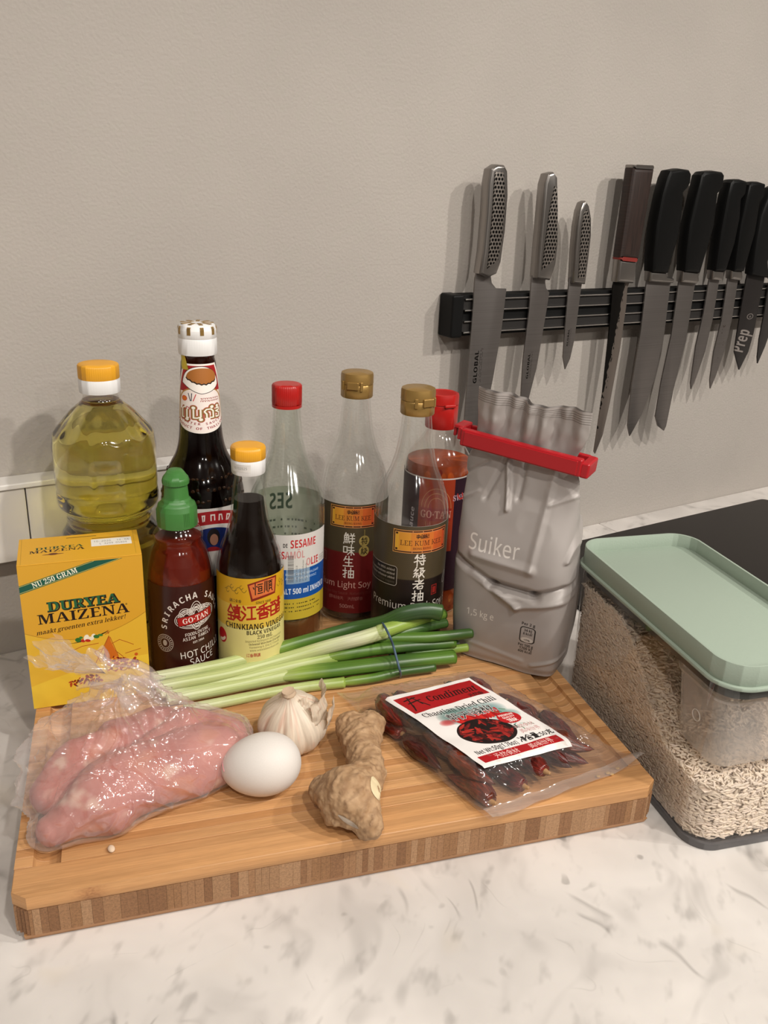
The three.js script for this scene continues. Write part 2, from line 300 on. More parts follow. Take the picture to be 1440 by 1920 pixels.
// the core is end grain of browner, steamed bamboo: next to the pale top layer on the same face it is the darker wood
const bambooCore = [[0.41, 0.225, 0.115], [0.33, 0.17, 0.083], [0.48, 0.285, 0.158], [0.37, 0.195, 0.092], [0.43, 0.25, 0.135], [0.29, 0.145, 0.068]].map((c) => std({ color: rgb(...c), map: endTex, roughness: 0.7 }));
{
  const t = thing('cutting_board', 'thick bamboo cutting board of light strips over an end grain core', 'cutting board', V3(BO.x, 0, BO.z), -BA);
  // local frame: x along the front edge, z = -v
  const yc0 = 0.0065, yc1 = 0.0265, strips = [0.026];
  let v = 0.026;
  while (v < BD - 0.03) { v += rr(0.0055, 0.0095); strips.push(v); }
  strips.push(BD);
  const groove = (x) => { let h = 0; for (const c of [0.0195, BL - 0.0195]) { const d = Math.abs(x - c) / 0.0085; if (d < 1) h = Math.max(h, 0.006 * Math.sqrt(1 - d * d)); } return h; };
  strips.forEach((v1, k) => {
    const v0 = k ? strips[k - 1] : 0, mat = bambooTop[(k * 3) % 4], edge = k === 0 || k === strips.length - 1, s = new THREE.Shape();
    let g;
    const off = rnd() * 3, offv = rnd();
    if (edge) {
      const c = 0.009, a = k ? v0 : v0, b = v1;
      if (k === 0) { s.moveTo(c, 0); s.lineTo(BL - c, 0); s.lineTo(BL, c * 0.8); s.lineTo(BL, b); s.lineTo(0, b); s.lineTo(0, c * 0.8); } else { s.moveTo(0, a); s.lineTo(BL, a); s.lineTo(BL, b - c); s.lineTo(BL - c, b); s.lineTo(c, b); s.lineTo(0, b - c); }
      g = new THREE.ExtrudeGeometry(s, { depth: BT - yc1 - 0.0024, bevelSize: 0.0012, bevelThickness: 0.0012, bevelSegments: 3, bevelOffset: -0.0012 }).rotateX(-Math.PI / 2).translate(0, yc1 + 0.0012, 0);
    } else {
      const gr = k > 0 && k < strips.length - 2;
      s.moveTo(0, yc1); s.lineTo(BL, yc1); s.lineTo(BL, BT);
      if (gr) for (const c of [BL - 0.0195, 0.0195]) for (let i = 14; i >= -14; i--) { const x = c + 0.0085 * Math.sin((i / 28) * Math.PI); s.lineTo(x, BT - groove(x)); }
      s.lineTo(0, BT);
      g = new THREE.ExtrudeGeometry(s, { depth: v1 - v0 - 0.0004, bevelSize: 0.0002, bevelThickness: 0.0002, bevelSegments: 1, bevelOffset: -0.0002 }).translate(0, 0, -v1 + 0.0002);
    }
    g = metricUV(toCreasedNormals(g, 0.5));
    const uv = g.attributes.uv; for (let i = 0; i < uv.count; i++) uv.setXY(i, uv.getX(i) * 1.9 + off, uv.getY(i) * 4 + offv);
    mesh('bamboo_strip', g, mat, t);
  });
  let x = 0.0004, k = 0;
  while (x < BL - 0.002) {
    const w = Math.min(x < 0.01 || x > BL - 0.012 ? 0.0022 : rnd() < 0.1 ? rr(0.008, 0.012) : rr(0.0034, 0.0068), BL - 0.0004 - x);
    const ex = Math.min(x + w / 2, BL - x - w / 2), inX = Math.max(0.0002, 0.0072 * (1 - ex / 0.009));
    const g = metricUV(box(w - 0.00012, yc1 - yc0, BD - 2 * inX, x + w / 2, (yc0 + yc1) / 2, -BD / 2));
    mesh('core_strip', g, bambooCore[(k * 5 + (rnd() * 3 | 0)) % 6], t);
    x += w; k++;
  }
  for (let i = 0; i < 16; i++) {
    const a = i ? (BD * i) / 16 : 0, b = (BD * (i + 1)) / 16, s = new THREE.Shape();
    const c0 = i === 0 ? 0.0035 : 0, c1 = i === 15 ? 0.0035 : 0;
    s.moveTo(a + c0, 0.0008); s.lineTo(b - c1, 0.0008); s.lineTo(b - (c1 ? 0.0005 : 0), yc0); s.lineTo(a + (c0 ? 0.0005 : 0), yc0); s.closePath();
    const g = metricUV(toCreasedNormals(new THREE.ExtrudeGeometry(s, { depth: BL - 0.01, bevelEnabled: false }).rotateY(Math.PI / 2).translate(0.005, 0, 0), 0.4));
    const uv = g.attributes.uv; const o = rnd() * 2; for (let q = 0; q < uv.count; q++) uv.setXY(q, uv.getX(q) * 2 + o, uv.getY(q) * 6 + o);
    mesh('base_strip', g, bambooTop[(i * 3 + 2) % 4], t);
  }
  for (const [fx, fz] of [[0.04, 0.04], [BL - 0.04, 0.04], [0.04, BD - 0.04], [BL - 0.04, BD - 0.04]]) mesh('foot', cyl(0.006, 0.006, 0.0008, fx, 0.0004, -fz, 16), M.black, t);
}

// ---------------------------------------------------------------- knife rail and knives
{
  const xl = 0.5735, xr = 1.27, y0 = 0.2885, y1 = 0.3365;
  const t = thing('knife_rail', 'black magnetic wall rail with four thin steel strips', 'knife rail', V3(xl, y0, 0));
  const L = xr - xl, H = y1 - y0;
  mesh('rail_body', rbox(L - 0.03, H - 0.002, 0.022, 0.001, L / 2, H / 2, 0.0115), M.blackMatte, t);
  for (const x of [0.008, L - 0.008]) mesh('end_cap', rbox(0.016, H, 0.0275, 0.0028, x, H / 2, 0.0141, 3), M.black, t);
  const gray = phys({ color: rgb(0.022, 0.02, 0.019), roughness: 0.6, specularIntensity: 0.4 });
  const ys = [0.0055, 0.0178, 0.0302, 0.0425];
  for (const [a, b] of [[0, 1], [2, 3]]) mesh('magnet_bar', box(L - 0.034, ys[b] - ys[a] - 0.002, 0.0018, L / 2, (ys[a] + ys[b]) / 2, 0.0234), gray, t);
  for (const y of ys) mesh('steel_strip', rbox(L - 0.036, 0.0017, 0.0045, 0.0005, L / 2, y, 0.0247), M.brightSteel, t);
  for (const x of [0.118, L - 0.118]) { const s = mesh('screw', revolve([[0, 0.0012], [0.0028, 0.0009], [0.0036, 0]].reverse(), 24).rotateX(Math.PI / 2).translate(x, H / 2, 0.0226), M.brightSteel, t); mesh('screw_slot', box(0.004, 0.0008, 0.0006, x, H / 2, 0.0238), M.black, s); }
}
const BLADE_Z = 0.0271;
function bladeTex(draw) { return canvasTex(256, 1024, (g, w, h) => { g.fillStyle = '#fff'; g.fillRect(0, 0, w, h); for (let i = 0; i < 900; i++) { g.fillStyle = `rgba(${rnd() < 0.5 ? '90,80,76' : '255,255,255'},${rr(0.02, 0.07)})`; g.fillRect(0, rnd() * h, w, rr(0.6, 2)); } draw?.(g, w, h); }); }
const steelTex = bladeTex();
const toShape = (pts, o) => { const s = new THREE.Shape(); pts.forEach((p, i) => (i ? s.lineTo(p.x - o.x, p.y - o.y) : s.moveTo(p.x - o.x, p.y - o.y))); s.closePath(); return s; };
const smoothPx = (pts, n) => { const c = new THREE.CatmullRomCurve3(pts.map(([x, y]) => V3(x, y, 0)), false, 'centripetal'); return c.getSpacedPoints(n).map((p) => [p.x, p.y]); };
function faceUV(g) { g.computeBoundingBox(); const b = g.boundingBox, p = g.attributes.position, uv = g.attributes.uv; for (let i = 0; i < p.count; i++) uv.setXY(i, (p.getX(i) - b.min.x) / (b.max.x - b.min.x), (p.getY(i) - b.min.y) / (b.max.y - b.min.y)); return g; }
function knife(name, label, parts) {
  const all = parts[0].px.map(([x, y]) => onWall(x, y, BLADE_Z)), o = all.reduce((a, p) => (p.y < a.y ? p : a));
  const t = thing(name, label, 'knife', V3(o.x, o.y, 0), 0, undefined);
  for (const q of parts) {
    const pts = (q.smooth ? smoothPx(q.px, q.smooth) : q.px).map(([x, y]) => onWall(x, y, q.z ?? BLADE_Z)), s = toShape(pts, o), bv = q.bevel ?? 0.0003, d = Math.max(0.0002, q.thick - 2 * bv);
    let g = new THREE.ExtrudeGeometry(s, { depth: d, bevelEnabled: true, bevelSize: q.bevelSize ?? bv, bevelThickness: bv, bevelOffset: -(q.bevelSize ?? bv), bevelSegments: q.seg ?? 2 }).translate(0, 0, (q.z0 ?? BLADE_Z) + bv);
    g = toCreasedNormals(g, 0.6);
    if (q.face) faceUV(g);
    mesh(q.name, g, q.mat, t);
  }
  return t;
}
const bladeMat = (c, tex, rough = 0.42) => std({ color: rgb(...c), metalness: 0.85, roughness: rough, map: tex });
const dotTex = canvasTex(256, 256, (g, w, h) => { g.fillStyle = '#b9b2ac'; g.fillRect(0, 0, w, h); g.fillStyle = '#0d0c0c'; for (let j = 0; j < 8; j++) for (let i = 0; i < 8; i++) { g.beginPath(); g.arc((i + (j % 2 ? 0.75 : 0.25)) * 32, (j + 0.5) * 32, 11.5, 0, 7); g.fill(); } });
dotTex.wrapS = dotTex.wrapT = THREE.RepeatWrapping; dotTex.repeat.set(30, 30);
const dotMat = std({ color: rgb(0.55, 0.53, 0.51), metalness: 0.75, roughness: 0.4, map: dotTex });
const steelGrey = [0.2, 0.182, 0.172];
const inscription = (x, y0, size, extra) => bladeTex((g, w, h) => { g.save(); g.translate(x, y0); g.rotate(-Math.PI / 2); g.scale(1, 0.9); text(g, 'GLOBAL', 0, 0, `bold ${size}px sans-serif`, '#1c1716'); for (let i = 0; i < 3; i++) { g.fillStyle = 'rgba(40,32,30,.55)'; for (let k = 0; k < 20; k++) if (rnd() < 0.75) g.fillRect(k * size * 0.2 + 6, 14 + i * 9, size * 0.12, 4); } g.restore(); extra?.(g, w, h); });
// three all-steel knives with dimpled handles
knife('chef_knife', 'large all-steel chef knife with a black-dimpled steel handle', [
  { name: 'blade', thick: 0.0022, face: true, mat: bladeMat(steelGrey, inscription(74, 600, 46)), px: [[889, 521], [893, 507], [923, 500], [918, 516], [920, 530], [928, 540], [947.5, 541], [943, 580], [938, 620], [923, 706], [904, 800], [893, 832], [872, 862], [868, 800], [875, 709], [882, 615]] },
  { name: 'handle', thick: 0.016, z0: 0.022, bevel: 0.005, bevelSize: 0.0035, seg: 4, mat: M.steel, px: [[890, 512], [896, 470], [902, 400], [905, 345], [910, 316], [922, 308], [936, 309], [942, 320], [943, 365], [938, 430], [930, 490], [922, 512], [906, 520]] },
  { name: 'dimpled_grip', thick: 0.002, z0: 0.037, bevel: 0.0005, mat: dotMat, px: [[902, 502], [906, 460], [911, 400], [914, 345], [916, 322], [932, 322], [934, 345], [934, 390], [930, 440], [922, 486]] },
]);
knife('slicing_knife', 'slim all-steel slicing knife with a black-dimpled steel handle', [
  { name: 'blade', thick: 0.0022, face: true, mat: bladeMat(steelGrey, inscription(86, 700, 44)), px: [[995, 520], [1000, 505], [1026, 503], [1020, 528], [1022, 540], [1028, 548], [1020, 597], [1004, 690], [990, 744], [978, 792], [974, 800], [975, 744], [979, 675], [990, 581]] },
  { name: 'handle', thick: 0.016, z0: 0.022, bevel: 0.005, bevelSize: 0.003, seg: 4, mat: M.steel, px: [[996, 520], [1000, 470], [1006, 400], [1011, 345], [1017, 325], [1028, 322], [1035, 332], [1036, 400], [1036, 455], [1032, 494], [1022, 524]] },
  { name: 'dimpled_grip', thick: 0.002, z0: 0.037, bevel: 0.0005, mat: dotMat, px: [[1004, 505], [1008, 470], [1017, 400], [1027, 348], [1032, 350], [1033, 400], [1032, 455], [1026, 486]] },
]);
knife('paring_knife', 'short all-steel paring knife with a black-dimpled steel handle', [
  { name: 'blade', thick: 0.002, face: true, mat: bladeMat(steelGrey, inscription(120, 760, 50)), px: [[1066, 520], [1091, 520], [1086, 552], [1082.5, 581], [1075, 637], [1067, 672], [1058, 692], [1054, 669], [1059, 597], [1063, 550]] },
  { name: 'handle', thick: 0.013, z0: 0.0225, bevel: 0.004, bevelSize: 0.003, seg: 4, mat: M.steel, px: [[1067, 530], [1070, 470], [1074, 425], [1079, 395], [1085, 379], [1091, 376], [1097, 386], [1101, 410], [1101, 440], [1096, 485], [1090, 532]] },
  { name: 'dimpled_grip', thick: 0.0016, z0: 0.0346, bevel: 0.0004, mat: dotMat, px: [[1075, 520], [1078, 470], [1081, 425], [1085, 400], [1090, 392], [1095, 402], [1097, 425], [1095, 450], [1091, 485], [1087, 520]] },
]);
const forged = canvasTex(256, 1024, (g, w, h) => {
  g.fillStyle = '#8f8781'; g.fillRect(0, 0, w, h);
  g.fillStyle = '#15120f'; g.beginPath(); g.moveTo(-5, -5);
  for (let y = -5; y <= h + 5; y += 6) g.lineTo(w * (0.74 - 0.68 * (y / h)) + 26 * fbm(y * 0.012, 3, 1, 4) + 20 * N(y * 0.05, 8), y);
  g.lineTo(-5, h + 5); g.fill();
  for (let i = 0; i < 26; i++) { const y = rnd() * h; g.beginPath(); g.ellipse(w * (0.76 - 0.68 * (y / h)) + rr(-12, 22), y, rr(3, 9), rr(4, 12), rnd() * 3, 0, 7); g.fill(); }
});
const woodTex = dataTex(128, 512, (u, v) => { const s = fbm(u * 22, v * 3, 2, 3), b = 0.8 + 0.5 * s; return [b, b * 0.95, b * 0.92]; });
woodTex.repeat.set(30, 9);
knife('forged_knife', 'hand-forged knife with dark wooden handle and thin red ring', [
  { name: 'blade', thick: 0.0022, face: true, mat: std({ metalness: 0.6, roughness: 0.4, map: forged, color: rgb(0.62, 0.58, 0.55) }), px: [[1147, 537], [1150, 524], [1179, 526], [1174, 541], [1172, 573], [1160, 656], [1142, 752], [1128, 815], [1114, 850], [1112, 846], [1119, 800], [1128, 738], [1140, 624]] },
  { name: 'ferrule', thick: 0.014, z0: 0.0225, bevel: 0.004, seg: 3, mat: M.steel, px: [[1148, 528], [1152.5, 485], [1186, 488], [1180, 530]] },
  { name: 'red_ring', thick: 0.0165, z0: 0.0212, bevel: 0.004, seg: 3, mat: std({ color: rgb(0.2, 0.018, 0.013), roughness: 0.5 }), px: [[1152.2, 486], [1152.8, 481], [1186.6, 484], [1186, 489]] },
  { name: 'handle', thick: 0.017, z0: 0.021, bevel: 0.0045, seg: 3, mat: std({ color: rgb(0.034, 0.018, 0.014), roughness: 0.5, map: woodTex }), px: [[1152.6, 482], [1176, 314], [1216, 316], [1187, 485]] },
  { name: 'butt_cap', thick: 0.0165, z0: 0.0212, bevel: 0.004, seg: 3, mat: M.steel, px: [[1176, 315], [1177, 308.5], [1217, 311], [1216.2, 317]] },
]);
// black-handled set
const blackHandle = phys({ color: rgb(0.004, 0.004, 0.004), roughness: 0.45, specularIntensity: 0.3 });
const kn = (name, label, handle, bolster, blade, tex) => knife(name, label, [
  { name: 'blade', thick: 0.0022, face: true, mat: bladeMat(steelGrey, tex ?? steelTex), px: blade },
  { name: 'handle', thick: 0.019, z0: 0.0205, bevel: 0.006, bevelSize: 0.004, seg: 4, smooth: 0, mat: blackHandle, px: handle },
  { name: 'bolster', thick: 0.013, z0: 0.0228, bevel: 0.003, seg: 3, mat: M.steel, px: bolster },
]);
kn('chef_knife', 'wide-bladed chef knife with a contoured black handle next to the forged knife',
  [[1211.5, 509], [1212, 480], [1218, 420], [1228.7, 365], [1238, 332], [1244, 319], [1262, 315.5], [1280, 318], [1284, 326], [1282, 343], [1278, 351], [1269, 361], [1266.5, 400], [1260, 444], [1247, 487], [1240.7, 511]],
  [[1211.5, 508], [1240.7, 510], [1243, 517], [1256, 521.6], [1254, 530], [1210.5, 527]],
  [[1210.5, 525], [1256, 521.6], [1243, 628], [1227, 706], [1202, 775], [1179, 817], [1175, 798], [1183, 720], [1199, 624]]);
kn('bread_knife', 'long square-tipped bread knife with a contoured black handle',
  [[1272, 508], [1274, 470], [1280, 420], [1296, 355], [1302, 328], [1308, 321.5], [1325, 319.5], [1342, 322], [1345.6, 328], [1343, 350], [1333, 364], [1330, 390], [1327, 420], [1317, 456], [1300.6, 511]],
  [[1272, 507], [1300.6, 510], [1303, 525], [1299, 531], [1270.7, 528]],
  [[1271, 526], [1302, 525], [1284, 637.5], [1261, 729], [1247, 798], [1243, 807], [1231.5, 798], [1227, 780], [1238, 715], [1256.7, 628]]);
kn('utility_knife', 'narrow utility knife with black handle and stained blade, beside the bread knife',
  [[1329, 507], [1339, 432], [1351, 367], [1357, 342], [1362, 336.5], [1376, 335.5], [1388.7, 339.5], [1385, 363.5], [1377, 374], [1375, 408], [1365, 456], [1348.5, 508]],
  [[1329, 506], [1348.5, 507], [1349, 519], [1345, 525], [1328, 523]],
  [[1328, 521], [1347, 521], [1334, 599], [1320, 659], [1305, 702], [1294, 729], [1293, 717], [1303, 647], [1317, 587]]);
kn('utility_knife', 'narrow utility knife with black handle and spotted blade, beside the all-black knife',
  [[1364, 507], [1375, 420], [1387, 367], [1392, 346], [1397, 341], [1410, 340], [1422.8, 344], [1419, 369.5], [1412, 379], [1403.6, 434], [1391.6, 477], [1383, 508]],
  [[1364, 506], [1383, 507], [1384, 519], [1381, 525], [1363, 522]],
  [[1363, 520], [1382, 521], [1370, 599], [1355.7, 659], [1341, 702], [1330, 728], [1329, 712], [1336.5, 659], [1351, 599]], bladeTex((g, w, h) => { for (let i = 0; i < 9; i++) { g.fillStyle = 'rgba(96,58,34,.6)'; g.beginPath(); g.arc(rr(90, 170), rr(430, 820), rr(3, 7), 0, 7); g.fill(); } }));
const prepTex = canvasTex(256, 1024, (g, w, h) => {
  g.fillStyle = '#241f1e'; g.fillRect(0, 0, w, h);
  g.save(); g.translate(142, 846); g.rotate(-1.35); g.scale(0.62, 1.35); text(g, 'Prep', 0, 0, 'bold 180px sans-serif', '#a8a19c'); g.restore();
  g.save(); g.translate(152, 455); g.scale(1.5, 1); g.strokeStyle = '#8d8783'; g.lineWidth = 7; g.beginPath(); g.arc(0, 0, 27, 0, 7); g.stroke(); text(g, 'a', 0, 11, 'bold 34px sans-serif', '#8d8783', 'center'); g.restore();
});
knife('coated_knife', 'all-black coated knife with grey lettering on its blade', [
  { name: 'blade', thick: 0.0022, face: true, mat: std({ color: rgb(0.55, 0.53, 0.52), map: prepTex, roughness: 0.45 }), px: [[1396.4, 527], [1400, 510], [1432, 512], [1430, 527.5], [1420, 575], [1411, 623], [1401, 659], [1384, 693], [1375, 659], [1378.4, 635], [1388, 575]] },
  { name: 'handle', thick: 0.016, z0: 0.022, bevel: 0.005, bevelSize: 0.004, seg: 4, mat: M.black, px: [[1399, 514], [1406, 456], [1415.6, 403], [1435, 352], [1450, 344], [1462, 350], [1456, 400], [1440, 452], [1429, 489], [1431, 511], [1432, 520]] },
]);
knife('coated_knife', 'narrow all-black coated knife at the far end of the rail', [
  { name: 'blade', thick: 0.0022, mat: std({ color: rgb(0.022, 0.019, 0.018), roughness: 0.45 }), px: [[1441, 520], [1456, 520], [1453, 570], [1443, 618], [1432, 650], [1418.5, 681], [1418, 669], [1421.6, 635], [1431, 587]] },
  { name: 'handle', thick: 0.015, z0: 0.0225, bevel: 0.004, bevelSize: 0.0035, seg: 4, mat: M.black, px: [[1442, 524], [1462, 400], [1474, 352], [1490, 352], [1484, 420], [1457, 524]] },
]);

// ---------------------------------------------------------------- bottles
const faceCam = (x, z) => Math.atan2(CAM.x - x, CAM.z - z);
function labelBand(name, prof, y0, y1, a0, a1, tex, parent, lift = 0.00035, rough = 0.45, n = 2) {
  const p = []; for (let i = 0; i <= n; i++) { const y = lerp(y0, y1, i / n); p.push([radiusAt(prof, y) + lift, y]); }
  const m = mesh(name, revolve(p, 56, a0 * D2R, a1 * D2R, undefined, 0), phys({ map: tex, roughness: rough, transparent: !!tex.userData?.cut, alphaTest: tex.userData?.cut ? 0.5 : 0 }), parent);
  return m;
}
function backing(prof, y0, y1, a0, a1, parent, lift = 0.0001) {
  mesh('label_backing', revolve([[radiusAt(prof, y0) + lift, y0], [radiusAt(prof, (y0 + y1) / 2) + lift, (y0 + y1) / 2], [radiusAt(prof, y1) + lift, y1]], 56, a0 * D2R, a1 * D2R, undefined, 0), M.paper, parent);
}
const ribbed = (n, d) => (a, y, r) => r * (1 + d * Math.sign(Math.cos(n * a)) * Math.min(1, Math.abs(Math.cos(n * a)) * 2));
function capProfile(r, y0, y1, round = 0.0018) { return [[r - 0.0012, y0 + 0.0004], [r - 0.0003, y0], [r, y0 + 0.0008], [r, y1 - round], [r - round * 0.3, y1 - round * 0.35], [r - round, y1], [r * 0.5, y1 + 0.0002], [0, y1 + 0.0002]]; }

// cooking oil bottle: waisted body full of yellow oil
{
  const x = 0.1695, z = 0.081, t = thing('oil_bottle', 'waisted plastic bottle of yellow cooking oil with orange and white cap', 'bottle', V3(x, BT, z), faceCam(x, z));
  const prof = curve2([[0.034, 0], [0.042, 0.003], [0.0435, 0.012], [0.0437, 0.05], [0.0437, 0.1], [0.0425, 0.1095], [0.0385, 0.1155], [0.0365, 0.119], [0.0368, 0.1235], [0.0362, 0.1275], [0.0385, 0.1315], [0.0428, 0.1365], [0.0446, 0.144], [0.0448, 0.168], [0.0442, 0.192], [0.042, 0.2015], [0.034, 0.2115], [0.0245, 0.2225], [0.0175, 0.2285], [0.0148, 0.2325], [0.0146, 0.24]], 150);
  const facet = (a, y, r) => {
    let d = 0;
    if (y > 0.139 && y < 0.197) { const c = Math.cos(a * 4), e = sst(0.139, 0.15, y) * (1 - sst(0.176, 0.19, y)); d -= 0.0016 * sst(0.35, 0.75, c) * e; }
    if (y > 0.197 && y < 0.228) d += 0.0007 * Math.cos(a * 12) * sst(0.197, 0.204, y) * (1 - sst(0.22, 0.228, y));
    if (y > 0.114 && y < 0.131) d += 0.0006 * Math.sin(((y - 0.114) / 0.017) * Math.PI * 4);
    if (y > 0.148 && y < 0.158) d -= 0.0005 * Math.sin(((y - 0.148) / 0.01) * Math.PI);
    return r + d;
  };
  mesh('bottle_wall', revolve([[0, 0.002], ...prof], 128, -Math.PI, Math.PI, facet, 0), M.pet, t);
  const oil = inset(prof, 0.0007, 0.003, 0.2305);
  mesh('cooking_oil', revolve(oil, 128, -Math.PI, Math.PI, (a, y, r) => (r < 0.001 ? r : Math.max(0.0001, facet(a, y, r))), 0), phys({ color: rgb(1, 1, 1), transmission: 1, thickness: 0.08, ior: 1.46, roughness: 0, attenuationColor: rgb(1, 0.77, 0.035), attenuationDistance: 0.21 }), t);
  mesh('tamper_ring', revolve([[0.0145, 0.2372], [0.0168, 0.2372], [0.0171, 0.238], [0.0171, 0.2475], [0.0166, 0.2488], [0.0146, 0.2488]], 48), M.whitePlastic, t);
  const cap = mesh('screw_cap', revolve(capProfile(0.0169, 0.2488, 0.2612), 240, -Math.PI, Math.PI, ribbed(60, 0.006), 0.9), M.yellowPlastic, t);
}

// oyster sauce bottle: tall brown glass, white cap, neck label
{
  const x = 0.247, z = 0.111, t = thing('sauce_bottle', 'tall brown glass sauce bottle with white cap and red neck label', 'bottle', V3(x, BT, z), faceCam(x, z));
  const prof = curve2([[0.03, 0], [0.0355, 0.003], [0.0372, 0.01], [0.0373, 0.06], [0.0373, 0.135], [0.0362, 0.15], [0.0328, 0.162], [0.0278, 0.1725], [0.0228, 0.182], [0.0198, 0.193], [0.0182, 0.209], [0.0168, 0.234], [0.0153, 0.258], [0.0147, 0.264], [0.0138, 0.2668], [0.0143, 0.27], [0.0142, 0.276]], 130);
  mesh('bottle_wall', revolve([[0, 0.0015], ...prof], 72, -Math.PI, Math.PI, undefined, 0), phys({ color: rgb(0.2, 0.075, 0.02), transmission: 1, thickness: 0, roughness: 0.09, ior: 1.52 }), t);
  mesh('oyster_sauce', revolve(inset(prof, 0.0022, 0.004, 0.245), 64, -Math.PI, Math.PI, undefined, 0.8), phys({ color: rgb(0.035, 0.012, 0.005), roughness: 0.4, specularIntensity: 0.2 }), t);
  const bumps = [];
  for (let k = 0; k < 3; k++) for (let i = 0; i < 46; i++) {
    const y = 0.166 - k * 0.0095 + rr(-0.001, 0.001), a = (i / 46) * Math.PI * 2 + rr(-0.02, 0.02), r = radiusAt(prof, y);
    if (rnd() < 0.85) bumps.push(new THREE.SphereGeometry(0.0011, 7, 5).scale(1 + rnd(), 1 + rnd() * 0.8, 0.6).translate(0, 0, r).rotateY(a).translate(0, y, 0));
  }
  const em = mesh('embossing', merged(bumps), phys({ color: rgb(0.03, 0.012, 0.005), roughness: 0.08 }), t); em.userData.kind = 'stuff';
  mesh('cap_skirt', revolve([[0.0146, 0.2705], [0.0161, 0.2703], [0.0165, 0.272], [0.0163, 0.2835], [0.0158, 0.2842]], 48), M.whitePlastic, t);
  const cap = mesh('screw_cap', revolve([[0.0158, 0.2838], [0.0162, 0.2845], [0.0161, 0.291], [0.0152, 0.2945], [0.0135, 0.296], [0.008, 0.2963], [0, 0.2963]], 48), M.whitePlastic, t);
  for (let i = 0; i < 9; i++) { const a = (i / 9) * Math.PI * 2 + 0.25; mesh('gold_stripe', merged([rbox(0.0032, 0.0052, 0.0006, 0.0002, 0, 0.2902, 0.01615), box(0.0032, 0.0004, 0.009, 0, 0.2963, 0.0095), rbox(0.0032, 0.0022, 0.0006, 0.0002).rotateX(-0.9).translate(0, 0.2938, 0.0152)]).rotateY(a), M.gold, cap); }
  mesh('neck_foil', sheet(6, 4, (s, u) => { const y = lerp(0.2585, 0.272, u), a = lerp(-1.05, -0.55, s) - u * 0.35, r = radiusAt(prof, y) + 0.0006; return V3(r * Math.sin(a), y, r * Math.cos(a)); }), std({ color: rgb(0.55, 0.46, 0.06), roughness: 0.3, metalness: 0.5 }), t);
  // neck label, print drawn
  const tex = canvasTex(640, 1024, (g, w, h) => {
    g.clearRect(0, 0, w, h);
    const outline = (m) => { g.beginPath(); g.moveTo(90 + m, 30 + m); g.lineTo(w - 90 - m, 30 + m); g.bezierCurveTo(w - 60 - m, 200, w - 30 - m, 300, w - 12 - m, 420); g.lineTo(w - 6 - m, 760); g.bezierCurveTo(w - 10 - m, 930, w - 170, h - 10 - m, w / 2, h - 8 - m); g.bezierCurveTo(170, h - 10 - m, 10 + m, 930, 6 + m, 760); g.lineTo(12 + m, 420); g.bezierCurveTo(30 + m, 300, 60 + m, 200, 90 + m, 30 + m); g.closePath(); };
    outline(0); g.fillStyle = '#efe6de'; g.fill(); outline(26); g.fillStyle = '#b08344'; g.fill(); outline(48); g.fillStyle = '#f2e6e0'; g.fill();
    g.save(); outline(26); g.clip(); g.fillStyle = '#a11217'; g.fillRect(0, 0, w, 420);
    g.fillStyle = '#f2e6e0'; g.beginPath(); g.moveTo(60, 1000); g.lineTo(60, 560); g.bezierCurveTo(60, 420, 170, 378, w / 2, 378); g.bezierCurveTo(w - 170, 378, w - 60, 420, w - 60, 560); g.lineTo(w - 60, 1000); g.fill();
    g.lineWidth = 18; g.strokeStyle = '#b08344'; g.beginPath(); g.moveTo(50, 620); g.bezierCurveTo(50, 410, 170, 368, w / 2, 368); g.bezierCurveTo(w - 170, 368, w - 50, 410, w - 50, 620); g.stroke(); g.restore();
    // shell with the oyster
    g.fillStyle = '#f6efe8'; g.strokeStyle = '#1b1514'; g.lineWidth = 8; g.beginPath(); g.moveTo(96, 300); g.bezierCurveTo(110, 110, 240, 60, 340, 64); g.bezierCurveTo(470, 70, 560, 200, 548, 330); g.bezierCurveTo(500, 400, 420, 440, 330, 448); g.bezierCurveTo(230, 420, 170, 350, 96, 300); g.fill(); g.stroke();
    g.fillStyle = '#a8682c'; g.beginPath(); g.moveTo(150, 220); g.bezierCurveTo(170, 90, 330, 70, 440, 100); g.bezierCurveTo(530, 150, 540, 230, 510, 270); g.bezierCurveTo(400, 350, 240, 330, 150, 220); g.fill();
    g.lineWidth = 16; g.strokeStyle = '#20160f'; g.beginPath(); g.moveTo(150, 220); for (let i = 0; i <= 14; i++) g.lineTo(150 + i * 26, 226 + 88 * Math.sin((i / 14) * Math.PI * 0.86) + (i % 2 ? 9 : -6)); g.stroke();
    // spoon and fork crest
    g.fillStyle = '#d9701c'; g.strokeStyle = '#c01c1c'; g.lineWidth = 8; g.beginPath(); g.arc(128, 520, 34, 0, 7); g.fill(); g.stroke();
    g.strokeStyle = '#20243c'; g.lineWidth = 9; for (const [a, b] of [[180, 206], [222, 214]]) { g.beginPath(); g.moveTo(a, 440); g.lineTo(b, 552); g.stroke(); }
    g.strokeStyle = '#c01c1c'; g.beginPath(); g.moveTo(268, 452); g.lineTo(236, 552); g.stroke();
    const thai = (s, ox, oy, k, col, lw) => { g.strokeStyle = col; g.lineWidth = lw; g.lineJoin = 'round'; for (const st of s.split(' ')) { g.beginPath(); for (let i = 0; i + 1 < st.length; i += 2) g.lineTo(ox + parseInt(st[i], 36) * k, oy + parseInt(st[i + 1], 36) * k); g.stroke(); } };
    for (let j = 0; j < 2; j++) for (let i = 0; i < 9; i++) thai(['0838680', '043484', '08340438', '043408'][(i + j) % 4].length % 2 ? '04383404' : '08044448', 316 + i * 26, 492 + j * 34, 4.4, '#8f2a24', 5);
